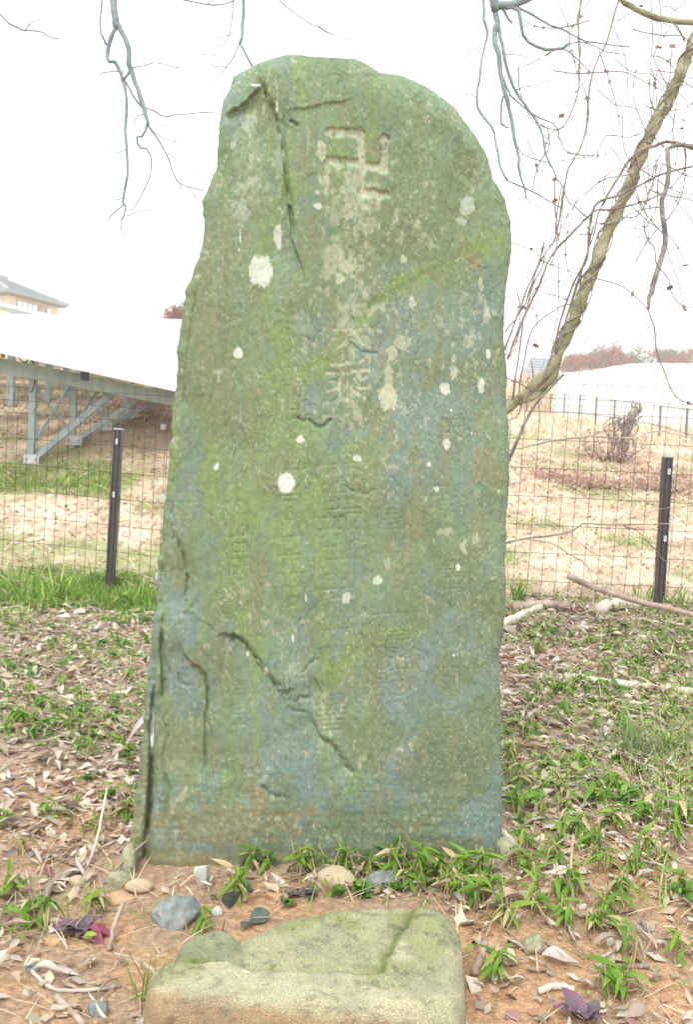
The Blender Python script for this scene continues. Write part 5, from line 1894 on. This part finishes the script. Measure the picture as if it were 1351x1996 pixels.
stick('rolled bark piece beside the right side of the slab', [(925, 1906), (938, 1870), (945, 1842)], .018, M['deadwood'])
stick('pale stick lying behind the lower right corner of the monument', [(978, 1630), (995, 1648), (1014, 1668)], .022, M['palewood'])
stick('short grey pink rolled bark between the two cobbles', [(688, 1710), (712, 1704), (734, 1700)], .018, M['deadwood'], lift=.008)
stick('grey stick lying by the monument right edge', [(975, 1408), (1010, 1394), (1052, 1388)], .014, M['twig'])
stick('whitish forked stick piece beside the crimson leaves', [(212, 1856), (222, 1825, .02), (238, 1800, .04)], .011, M['deadwood'])
# loose twigs, each its own object
Q = scatter(420, -.52, .58, 1.5, 4.5, lambda x, y: 1 - ((abs(x) < .5) & (y > 1.6) & (y < 2.5)))
qx, qy, qd = proj(Q)
Q = Q[(qx > 0) & (qx < W) & (qy < H) & ~((qx > 330) & (qx < 975) & (qy < 1700))][:170]
tw = []
for k in range(10):
    P3 = np.array([(0, 0, 0), (.3, RNG.normal(0, .04), .02), (.65, RNG.normal(0, .07), .01), (1, RNG.normal(0, .09), .015)])
    v, f = tube(catmull(P3, 8), np.linspace(.022, .012, 8), 6)
    me = bpy.data.meshes.new('twig')
    me.from_pydata(v.tolist(), [], f)
    me.materials.append(M['twig'])
    tw.append(me)
for c in Q:
    s = RNG.uniform(.05, .2)
    o = bpy.data.objects.new('twig', tw[RNG.integers(0, 10)])
    COL.objects.link(o)
    o.location = c + (0, 0, .012)
    o.rotation_euler = (0, RNG.normal(0, .1), RNG.uniform(0, 6.3))
    w = RNG.uniform(.5, 1.5)
    o.scale = (s, .12 * w, .12 * w)
    tag(o, 'thin dry grey brown twig lying on the ground', 'twig', 'loose twigs over the ground')


# ------------------------------------------------------------------ bare branches and twining vines
def grow_twigs(mb, Q, n, d, L0, L1, w, down=0.0, seed=0):
    """fine zigzag twigs leaving a branch"""
    for k in range(n):
        i = RNG.integers(1, len(Q) - 1)
        T = Q[min(i + 1, len(Q) - 1)] - Q[i - 1]
        T /= np.linalg.norm(T)
        u = T * RNG.uniform(.1, .9) + RNG.normal(0, .6, 3) * (1, .7, 1) - np.array((0, 0, down))
        u /= np.linalg.norm(u)
        L_ = RNG.uniform(L0, L1)
        P = [Q[i]]
        m = RNG.integers(4, 8)
        for q in range(m):
            u = u + RNG.normal(0, .32, 3)
            u /= np.linalg.norm(u)
            P.append(P[-1] + u * L_ / m)
            if RNG.random() < .35 and q > 0:
                u2 = u + RNG.normal(0, .8, 3)
                u2 /= np.linalg.norm(u2)
                a, b = P[-1], P[-1] + u2 * L_ * .22
                v, f = tube(np.array([a, (a + b) / 2 + RNG.normal(0, .004, 3), b]), [w * .35, w * .3, w * .2], 3)
                mb.add(v, f)
        v, f = tube(np.array(P), np.linspace(w * .55, w * .25, len(P)), 4)
        mb.add(v, f)


def branch_thing(name, label, d, limbs, m, twigs, group=None, cat='branch', tw=.0022, tl=(.08, .32), down=.2, dd=.0, tm=None):
    """limbs: (pixel points, start width px, end width px)"""
    l0 = at(*limbs[0][0][0], d)
    t = thing(name, label, cat, l0, group)
    mb = MB()
    px2m = d / F
    for pts, w0, w1 in limbs:
        Q = pxpath(pts, d, dd=dd)
        Q[1:-1] += RNG.normal(0, .0016, (len(Q) - 2, 3))
        R = np.linspace(w0, w1, len(Q)) * px2m / 2 * RNG.uniform(.88, 1.12, len(Q))
        v, f = tube(Q, R, 8 if w0 > 5 else 6)
        mk('limb' if w0 > 6 else 'branchlet', v, f, m, t)
        if twigs:
            L_ = np.linalg.norm(np.diff(Q, axis=0), axis=1).sum()
            grow_twigs(mb, Q, max(1, int(L_ * twigs)), d, tl[0], tl[1], tw, down)
    if mb.v:
        o = mk('twigs', mb.v, mb.f, tm or m, t)
        o['kind'] = 'stuff'
    return t


branch_thing('hanging_branch', 'forked grey bare branch hanging into the upper left', 3.2, [
    ([(214, -120), (220, -60), (222, 20), (227, 55)], 15, 12),
    ([(227, 50), (212, 85), (210, 118), (226, 122), (238, 155), (245, 180), (246, 260), (247, 340), (240, 390), (245, 410), (236, 428)], 9, 3.5),
    ([(236, 428), (236, 445), (246, 467)], 3, 1.5),
    ([(228, 45), (248, 90), (254, 135), (270, 180), (284, 225), (288, 246)], 11, 7),
    ([(288, 244), (302, 262), (325, 300), (338, 338), (355, 360), (398, 372)], 5, 2),
    ([(253, 136), (240, 156)], 6, 5),
    ([(244, 158), (257, 178), (261, 192), (282, 216)], 5, 4),
    ([(287, 238), (280, 262), (266, 268), (271, 288), (286, 291), (295, 315), (290, 350), (275, 380), (262, 405), (247, 410)], 5, 2),
    ([(285, 222), (268, 225), (260, 238), (264, 246)], 3, 2),
    ([(205, -60), (200, -10), (195, 30), (195, 60), (207, 88)], 4, 4),
    ([(284, 210), (320, 224), (350, 224), (400, 218), (436, 224)], 3, 1.5),
    ([(257, 132), (300, 122), (330, 128), (358, 133)], 2.5, 1.4), ([(240, 140), (205, 140), (191, 151)], 2.5, 1.4),
    ([(302, 258), (335, 276), (398, 273)], 2, 1.2), ([(244, 292), (222, 298), (206, 285), (203, 250)], 2, 1.2),
    ([(326, 298), (360, 320), (385, 340), (410, 352)], 1.8, 1.2), ([(349, 353), (352, 370), (348, 390)], 2, 1.4), ([(365, 364), (380, 385), (393, 401)], 2, 1.4),
    ([(238, 387), (224, 389), (205, 370), (180, 360)], 2, 1.1), ([(241, 398), (222, 415), (211, 429)], 3, 2), ([(246, 422), (275, 410), (325, 414), (362, 413)], 2, 1.1),
    ([(283, 128), (284, 90), (286, 40)], 1.4, 1), ([(310, 248), (330, 240), (372, 228)], 1.6, 1), ([(340, 276), (350, 250), (352, 240)], 1.4, 1)],
    M['bark_grey'], 2.2, tl=(.06, .24), tw=.0016)
branch_thing('hanging_branch', 'thin grey branch ending behind the top left of the monument', 3.4, [
    ([(472, -70), (474, 0), (473, 60), (467, 86)], 7, 5.5), ([(467, 84), (478, 104), (492, 130)], 4.5, 4), ([(466, 86), (450, 120), (440, 132), (422, 154), (402, 192)], 3, 1.2),
    ([(460, -20), (455, 10), (450, 55), (435, 88), (400, 80)], 2.8, 1.6), ([(350, -2), (400, 8), (430, 10), (458, 0)], 3, 2.6), ([(405, 8), (415, 0), (420, -12)], 2, 1.5),
    ([(440, 130), (420, 130), (408, 122)], 2, 1.2), ([(449, 68), (418, 72), (395, 55)], 1.8, 1), ([(420, 108), (370, 106), (330, 108)], 1.4, .9)], M['bark_grey'], 2.6, tl=(.06, .25), tw=.0016)
branch_thing('hanging_branch', 'slender bare twig drooping at the top centre', 3.6, [([(520, -40), (545, 0), (580, 30), (620, 52), (650, 68), (682, 78)], 3, 1.3), ([(620, 52), (650, 72), (640, 62)], 1.2, .8)], M['bark_grey'], 3, tl=(.05, .18), tw=.0013)
branch_thing('hanging_branch', 'small bare branch entering at the top left corner', 3.3, [
    ([(-60, -10), (-10, 18), (20, 48), (48, 58), (80, 62), (98, 74), (114, 75)], 4.5, 2), ([(48, 58), (72, 38), (115, 36), (120, 20)], 1.8, 1), ([(50, 58), (58, 40), (60, 18)], 1.5, 1), ([(48, 60), (62, 80)], 1.5, 1)], M['bark_grey'], 2.5, tl=(.05, .2), tw=.0014)
branch_thing('hanging_branch', 'grey many forked branch hanging down the upper right', 3.0, [
    ([(958, -60), (962, 0), (966, 22)], 20, 17), ([(960, 12), (985, 12), (1010, 6), (1050, -14)], 15, 13),
    ([(941, -60), (943, 0), (945, 40), (950, 75), (940, 110), (934, 160), (930, 205), (945, 230), (960, 250), (968, 285), (977, 325), (990, 352)], 5.5, 4),
    ([(966, 20), (969, 45), (964, 70), (972, 110), (978, 150), (985, 180), (996, 222), (1001, 262), (1008, 288), (1012, 320), (1015, 347), (1025, 372), (1026, 386)], 12, 3),
    ([(970, 30), (976, 70), (985, 112), (995, 152), (1010, 185), (1026, 206), (1055, 250), (1066, 302), (1080, 335), (1096, 362), (1112, 396), (1152, 428)], 7, 2.5),
    ([(982, 150), (988, 170), (1005, 198), (1040, 222), (1085, 244), (1090, 268), (1100, 288), (1112, 298)], 4, 2),
    ([(980, 16), (1008, 14), (1017, 38), (1018, 60), (1030, 82), (1058, 94), (1080, 98), (1102, 92), (1110, 82)], 8, 5),
    ([(1010, 15), (1045, 33), (1075, 50), (1105, 60), (1128, 74), (1172, 85), (1228, 90)], 5, 2.5), ([(978, 12), (988, 30), (999, 45)], 6, 4),
    ([(990, 352), (1012, 362), (1042, 374), (1065, 388), (1096, 406)], 3.5, 2), ([(1025, 384), (1008, 396), (996, 436)], 2, 1.2), ([(1027, 386), (1044, 400), (1062, 412)], 1.8, 1.1),
    ([(981, 188), (978, 206), (979, 238), (990, 250)], 5, 3), ([(1010, 285), (1022, 305), (1055, 312), (1072, 318)], 2.6, 1.6), ([(1065, 310), (1060, 330), (1058, 345)], 2, 1.3),
    ([(930, 190), (912, 182), (900, 180)], 2, 1.1), ([(934, 92), (915, 104), (885, 130)], 1.8, 1), ([(985, 106), (1030, 112), (1060, 120)], 1.8, 1), ([(1008, 175), (1060, 160), (1110, 142)], 2, 1.2),
    ([(955, 235), (985, 246), (1035, 257), (1062, 250)], 1.6, 1), ([(1100, 96), (1120, 108), (1150, 140)], 3, 1.8), ([(1088, 268), (1100, 280), (1130, 290)], 1.8, 1),
    ([(1102, 88), (1140, 82), (1190, 102), (1225, 108)], 3, 1.6), ([(988, 352), (980, 370)], 1.8, 1.2)],
    M['bark_grey'], 2.0, tl=(.06, .25), tw=.0015)
branch_thing('hanging_branch', 'thick pale branch crossing the top right corner', 3.3, [
    ([(1180, -40), (1205, -8), (1230, 12), (1270, 32), (1312, 40), (1362, 45), (1420, 52)], 10, 12), ([(1312, 42), (1325, 60), (1336, 80)], 4.5, 3.5), ([(1330, 46), (1345, 44), (1362, 38)], 5, 4)], M['bark_olive'], 1.5, tl=(.06, .2), tw=.0015)

# leaning trunk wound with a woody vine
TD = 3.45
t = thing('leaning_trunk', 'slanting vine throttled trunk rising to the right behind the monument', 'tree', (at(900, 1000, TD)[0], at(900, 1000, TD)[1], 0.05))
path = [(820, 1190), (850, 900), (920, 812), (985, 790), (1034, 772), (1070, 742), (1086, 700), (1098, 668), (1116, 630), (1150, 545), (1176, 475), (1202, 418), (1236, 340), (1271, 252), (1302, 196), (1342, 108), (1386, 15), (1420, -60)]
Q = pxpath(path, TD, 130)
wid = np.interp(np.linspace(0, 1, 130), [0, .3, .42, .55, .7, .8, 1], [34, 26, 31, 33, 30, 29, 27]) * TD / F / 2 * .72
v, f = tube(Q, wid * RNG.uniform(.94, 1.06, 130), 18, lob=(2, .15, 24))
mk('trunk', v, f, M['bark_olive'], t)
v, f = tube(pxpath([(860, 1160), (900, 880), (980, 804), (1020, 770), (1046, 744), (1074, 718), (1090, 690), (1100, 660)], TD - .02, 44), np.linspace(21, 15, 44) * TD / F / 2, 12, lob=(2, .12, 20))
mk('second_stem', v, f, M['bark_olive'], t)
T = np.gradient(Q, axis=0)
T /= np.linalg.norm(T, axis=1)[:, None]
s = np.concatenate([[0], np.cumsum(np.linalg.norm(np.diff(Q, axis=0), axis=1))])
a_ = np.cross(T, (0, 1, 0))
a_ /= np.linalg.norm(a_, axis=1)[:, None]
b_ = np.cross(T, a_)
for k, (ph, pit, w) in enumerate([(0, 24, .0050), (2.4, 19, .0034), (4.0, 33, .003), (1.2, -15, .0026), (5.2, -23, .0022)]):
    i0, i1 = (30, 130) if k < 2 else (55, 130)
    ang = ph + pit * s + .6 * np.sin(s * 9 + k)
    H3 = Q + a_ * (np.cos(ang) * (wid * (1.05 + .25 * (k > 1))))[:, None] + b_ * (np.sin(ang) * (wid * (1.05 + .25 * (k > 1))))[:, None]
    v, f = tube(catmull(H3[i0:i1], 300), w, 7)
    mk('twining_stem', v, f, M['bark_top'] if k else M['bark_olive'], t)
v, f = tube(pxpath([(1351 + 40, 292), (1340, 284), (1312, 284), (1303, 300), (1305, 340), (1297, 372), (1291, 395), (1296, 440), (1297, 480), (1285, 520), (1273, 560), (1266, 585), (1264, 604)], 3.3, 30, .0015), np.interp(np.arange(30), [0, 6, 25, 29], [8, 9, 11, 4]) * 3.3 / F / 2, 8)
mk('broken_branch', v, f, M['bark_top'], t)
v, f = tube(pxpath([(1400, 300), (1351, 290), (1310, 276), (1275, 285), (1240, 300), (1215, 330), (1175, 400)], 3.36, 24, .0012), np.linspace(7, 5, 24) * 3.36 / F / 2, 7)
mk('branch', v, f, M['bark_top'], t)
v, f = tube(pxpath([(1100, 730), (1055, 775), (1030, 812), (1008, 862), (985, 912), (960, 980)], 3.6, 20, .001), np.linspace(5, 8, 20) * 3.6 / F / 2, 8)
mk('branch', v, f, M['bark_top'], t)

VG = 'thin vines tangled about the leaning trunk'
vines = [([(1135, -20), (1128, 60), (1130, 130), (1125, 190), (1100, 245), (1072, 262), (1062, 300)], 2.6, 'r'), ([(1140, -20), (1126, 40), (1132, 90), (1128, 140)], 2.6, 'b'),
         ([(1210, -10), (1200, 22), (1182, 85), (1160, 128), (1148, 190), (1146, 240), (1132, 288), (1112, 322), (1100, 365), (1092, 420), (1080, 470), (1062, 495), (1044, 535), (1020, 600), (985, 648)], 3.4, 'g'),
         ([(1270, -20), (1272, 82), (1270, 130), (1278, 160), (1282, 215), (1275, 232)], 2.2, 'r'), ([(1285, -20), (1290, 60), (1275, 110)], 1.8, 'r'),
         ([(1312, 90), (1308, 120), (1306, 160), (1296, 205), (1318, 240)], 2.2, 'b'), ([(1240, 510), (1268, 462), (1300, 430), (1330, 380), (1338, 300), (1330, 250)], 2.2, 'b'),
         ([(1085, 690), (1108, 610), (1135, 525), (1146, 500), (1150, 440), (1166, 395), (1215, 378), (1290, 340), (1360, 322)], 5, 'g'), ([(1060, 745), (1085, 660), (1098, 610), (1120, 550), (1140, 510), (1158, 440)], 4.5, 'b'),
         ([(990, 700), (1012, 640), (1050, 560), (1075, 500), (1120, 450), (1160, 412), (1195, 408), (1250, 395), (1290, 378)], 4, 'g'),
         ([(985, 680), (1005, 625), (1030, 560), (1052, 510), (1062, 470)], 4, 'g'), ([(985, 690), (1000, 690), (1020, 620), (1040, 570), (1060, 548), (1085, 540)], 2.2, 'r'),
         ([(1000, 780), (1012, 690), (1022, 620), (1038, 560), (1058, 520), (1062, 500)], 3.4, 'r'), ([(1010, 780), (1020, 715), (1040, 640), (1090, 600), (1130, 590)], 2.6, 'r'),
         ([(1006, 560), (1015, 600), (1010, 660)], 2.0, 'b'), ([(1095, 365), (1084, 440), (1086, 480), (1072, 520)], 2.4, 'r'), ([(1106, 330), (1098, 400), (1092, 460)], 2.0, 'r'), ([(1082, 350), (1084, 420), (1090, 470)], 3.0, 'r'),
         ([(1265, 604), (1277, 640), (1280, 680), (1298, 730), (1306, 752), (1325, 778), (1360, 790)], 2.4, 'b'), ([(1160, 542), (1210, 556), (1252, 590), (1266, 606)], 2.2, 'b'),
         ([(1256, 428), (1260, 460), (1278, 485), (1280, 515), (1302, 540), (1310, 570), (1330, 596), (1370, 600)], 2.4, 'b'), ([(1035, 700), (1040, 740), (1020, 785), (1008, 812), (985, 822)], 2.6, 'b'),
         ([(985, 735), (1010, 745), (1035, 762)], 2.2, 'b'), ([(1050, 505), (1085, 520), (1145, 540), (1160, 545)], 1.8, 'b'), ([(1062, 572), (1100, 580), (1120, 595), (1150, 590)], 1.8, 'b'),
         ([(1105, 298), (1140, 302), (1165, 298), (1182, 264), (1230, 268), (1262, 250), (1280, 225)], 2, 'b'), ([(1164, 172), (1200, 205), (1230, 208), (1262, 222), (1275, 235)], 1.5, 'b'),
         ([(1200, 115), (1230, 140), (1270, 145), (1300, 170), (1340, 165)], 1.8, 'r'), ([(1090, 0), (1110, 60), (1112, 100), (1130, 130), (1148, 145)], 1.6, 'b'), ([(1345, -10), (1320, 20), (1300, 10), (1290, 40), (1310, 52), (1290, 70)], 2, 'b'),
         ([(1310, 180), (1290, 145), (1275, 110), (1285, 92)], 1.8, 'b'), ([(1180, 380), (1176, 352), (1200, 328), (1225, 335)], 2, 'b'), ([(1320, 200), (1312, 260), (1322, 290), (1318, 320)], 2, 'b'),
         ([(1290, 300), (1275, 330), (1272, 350), (1276, 360), (1262, 378)], 2.4, 'b'), ([(1335, 290), (1336, 330), (1310, 365)], 2.2, 'b'), ([(1180, 390), (1165, 420), (1160, 455), (1150, 480)], 2.6, 'b'),
         ([(1190, 300), (1120, 310), (1075, 320), (1060, 340)], 1.4, 'b'), ([(985, 470), (1030, 482), (1052, 500), (1060, 510)], 1.4, 'b'), ([(985, 590), (1030, 600), (1080, 596)], 1.2, 'b'), ([(988, 666), (1080, 664), (1140, 668)], 1.2, 'r'),
         ([(1130, 425), (1180, 438), (1240, 445), (1255, 442)], 1.2, 'b'), ([(1256, 205), (1290, 215), (1340, 210), (1360, 190)], 2, 'b'), ([(1050, 560), (1046, 640), (1042, 700)], 1.4, 'r'), ([(1090, 510), (1088, 600), (1075, 690), (1065, 730)], 1.6, 'b')]
for k in range(40):                                      # finer loose runners
    x0, y0 = RNG.uniform(1000, 1350), RNG.uniform(-20, 420)
    a = RNG.uniform(-.7, 1.2) + PI / 2 * (RNG.random() < .75)
    pts = [(x0, y0)]
    for q in range(RNG.integers(3, 7)):
        a += RNG.normal(0, .35)
        x0, y0 = x0 + math.cos(a) * RNG.uniform(20, 60), y0 + math.sin(a) * RNG.uniform(20, 70)
        pts.append((x0, y0))
    if max(p[1] for p in pts) < 700 and min(p[0] for p in pts) > 985:
        vines.append((pts, RNG.uniform(1.2, 2.4), 'rbb'[k % 3]))
for pts, w, kd in vines:
    m = {'r': M['vine_red'], 'b': M['vine_brown'], 'g': M['bark_top']}[kd]
    d = TD - .08 + RNG.uniform(-.2, .2)
    w = w * 1.2
    Qv = pxpath(pts, d, None, .0010, dd=.2)
    mb = MB()
    v, f = tube(Qv, np.linspace(w, w * .7, len(Qv)) * d / F / 2 * RNG.uniform(.85, 1.15, len(Qv)), 6)
    lab = {'r': 'slender reddish vine hanging near the leaning trunk', 'b': 'slender brown vine looping near the leaning trunk', 'g': 'stout grey brown vine stem rising beside the leaning trunk'}[kd]
    c0 = Qv[0]
    tv = thing('vine', lab, 'vine', c0, VG)
    mk('vine_stem', v, f, m, tv)
    grow_twigs(mb, Qv, max(2, int(len(Qv) * .22)), d, .04, .2, .0013, .0)
    for q in range(3):                                   # buds and withered leaf scraps
        p = Qv[RNG.integers(0, len(Qv))]
        e1, e2 = RNG.normal(0, .006, 3), RNG.normal(0, .005, 3)
        mb.add([p - e1, p - e2, p + e1, p + e2], [(0, 1, 2, 3)])
    o = mk('twiglets', mb.v, mb.f, m, tv)
    o['kind'] = 'stuff'

# low branches that cross in front of the fence on the right
branch_thing('low_branch', 'thin bare branch crossing the top of the right fence panel', 4.1, [
    ([(930, 890), (985, 880), (1040, 868), (1100, 856), (1150, 850), (1170, 842), (1215, 838)], 5.5, 2), ([(1148, 850), (1230, 853), (1275, 842), (1300, 842), (1360, 856)], 3.6, 2),
    ([(1040, 880), (1080, 882), (1110, 870)], 2, 1.2), ([(1205, 840), (1206, 860), (1208, 880)], 2, 1.3)], M['twig'], .8, tl=(.05, .15), tw=.0014)
branch_thing('low_branch', 'thin bare branch arching over the middle of the right fence panel', 4.2, [
    ([(930, 1085), (985, 1060), (1030, 1050), (1100, 1040), (1124, 1030), (1142, 1020), (1180, 1024), (1250, 1022), (1310, 1021)], 5, 2.2), ([(1030, 1051), (1080, 1060), (1112, 1082), (1145, 1102), (1155, 1130), (1160, 1180)], 3.6, 1.8),
    ([(1215, 1024), (1245, 1035), (1275, 1070), (1300, 1096)], 2.2, 1.4), ([(1135, 1095), (1165, 1120), (1180, 1150), (1190, 1172)], 2.4, 1.5), ([(1225, 1012), (1260, 1000), (1300, 990), (1360, 985)], 1.8, 1.2),
    ([(1115, 1040), (1135, 1060), (1170, 1085)], 1.6, 1.1)], M['twig'], .8, tl=(.05, .15), tw=.0014)


# ------------------------------------------------------------------ say which one: labels by nearest landmark
MARKS = [('the right fence post', 1285, 1170), ('the left fence post', 215, 1160), ('the propped brown branch', 1240, 1172), ('the long peeled branch', 1235, 1345), ('the pale cut log', 1010, 1212),
         ('the whitish log', 1205, 1192), ('the fine grey green tuft', 1245, 1465), ('the creamy boat shaped leaf', 1068, 1456), ('the slab right edge', 908, 1870), ('the slab left edge', 290, 1900),
         ('the spotted pinkish leaf', 1098, 1880), ('the upright orange stub', 1113, 1705), ('the right purple plant', 1136, 1990), ('the left purple plant', 165, 1820), ('the oval tan pebble', 270, 1737),
         ('the large tan cobble', 656, 1722), ('the dark cobble', 752, 1720), ('the blue grey rock', 346, 1790), ('the long mauve leaf', 258, 1462), ('the mustard twig', 70, 1455), ('the whitish leaf at the left edge', 18, 1556),
         ('the broad bladed green tuft', 75, 1172), ('the greenish dead branch', 110, 1730), ('the lower right monument corner', 975, 1680), ('the mid right monument edge', 985, 1300),
         ('the mid left monument edge', 290, 1300), ('the triangular folded leaf', 1258, 1722), ('the lower pale branch', 1240, 1372), ('the straight grey stick', 1215, 1888),
         ('the pale bent stick', 1085, 1930), ('the bare crossing stick', 130, 1928), ('the yellowish lumpy stone', 1040, 1852), ('the single broad green leaf', 40, 1665)]
VMARKS = [('the trunk bend', 1070, 740), ('the broken branch tip', 1264, 604), ('the broken branch elbow', 1305, 290), ('the trunk middle', 1202, 418), ('the trunk top', 1342, 108), ('the lowest hanging fork', 1020, 360),
          ('the thick pale branch', 1270, 32), ('the curled pale limb', 1060, 94), ('the monument right shoulder', 990, 470), ('the monument right edge', 985, 680), ('the top frame edge', 1150, 0), ('the right frame edge', 1351, 400)]
RANK = ['nearest', 'second nearest', 'third nearest', 'fourth nearest', 'fifth nearest', 'sixth nearest', 'seventh nearest', 'eighth nearest', 'ninth nearest', 'tenth nearest', 'eleventh nearest', 'twelfth nearest', 'thirteenth nearest', 'fourteenth nearest', 'fifteenth nearest', 'sixteenth nearest', 'seventeenth nearest', 'eighteenth nearest', 'nineteenth nearest', 'twentieth nearest']


def relabel(objs, noun, marks, pos=None):
    cells = {}
    for o in objs:
        p = np.array(o.location) if pos is None else pos(o)
        x, y, _ = proj(p)
        k = min(range(len(marks)), key=lambda i: math.hypot(marks[i][1] - x, marks[i][2] - y))
        dx, dy = x - marks[k][1], y - marks[k][2]
        if marks is VMARKS:
            side = ('right of' if dx > 0 else 'left of') if abs(dx) > abs(dy) else ('below' if dy > 0 else 'above')
        else:
            side = ('right of' if dx > 0 else 'left of') if abs(dx) > abs(dy) * 1.2 else ('in front of' if dy > 0 else 'behind')
        n_ = noun(o)
        cells.setdefault((k, side, n_), []).append((math.hypot(dx, dy), o))
    for (k, side, n_), L_ in cells.items():
        L_.sort(key=lambda q: q[0])
        for i, (_, o) in enumerate(L_):
            o['label'] = '%s %s %s, %s' % (n_, side, marks[k][0], RANK[min(i, 19)]) if len(L_) > 1 else '%s %s %s' % (n_, side, marks[k][0])


def leaf_word(o):
    c = o.data.color_attributes['albedo'].data[0].color
    v = (c[0] + c[1] + c[2]) / 3
    return 'pale dry curled leaf' if v > .52 else ('red brown dry leaf' if c[0] > 1.7 * c[2] else ('pinkish dry curled leaf' if v > .43 else 'dull brown curled leaf'))


top = [o for o in SC.objects if o.parent is None]
by = lambda g: [o for o in top if o.get('group') == g]
relabel(by('fallen leaves over the ground'), leaf_word, MARKS)
relabel(by('loose twigs over the ground'), lambda o: 'thin dry twig', MARKS)
for g in ('dwarf bamboo sprouts on the right', 'dwarf bamboo sprouts on the left'):
    relabel(by(g), lambda o: 'short green bamboo sprout', MARKS)
for g in ('small weeds on the right', 'small weeds on the left'):
    relabel(by(g), lambda o: 'small leafy green weed', MARKS)


def vine_mid(o):
    st = [c for c in o.children if c.name.startswith('vine_stem')][0]
    vs = st.data.vertices
    return np.array(o.location) + np.array(vs[len(vs) // 2].co)


relabel(by(VG), lambda o: 'slender reddish vine' if 'reddish' in o['label'] else ('stout grey brown vine' if 'stout' in o['label'] else 'slender brown vine'), VMARKS, vine_mid)
for i, o in enumerate(sorted(by('trees on the far ridge'), key=lambda q: proj(np.array(q.location))[0])):
    kind = 'russet' if 'russet' in o['label'] else 'green'
    o['label'] = '%s tree on the far ridge above the greenhouse, %s from the left' % (kind, ['first', 'second', 'third', 'fourth', 'fifth', 'sixth', 'seventh', 'eighth', 'ninth', 'tenth', 'eleventh', 'twelfth'][i])
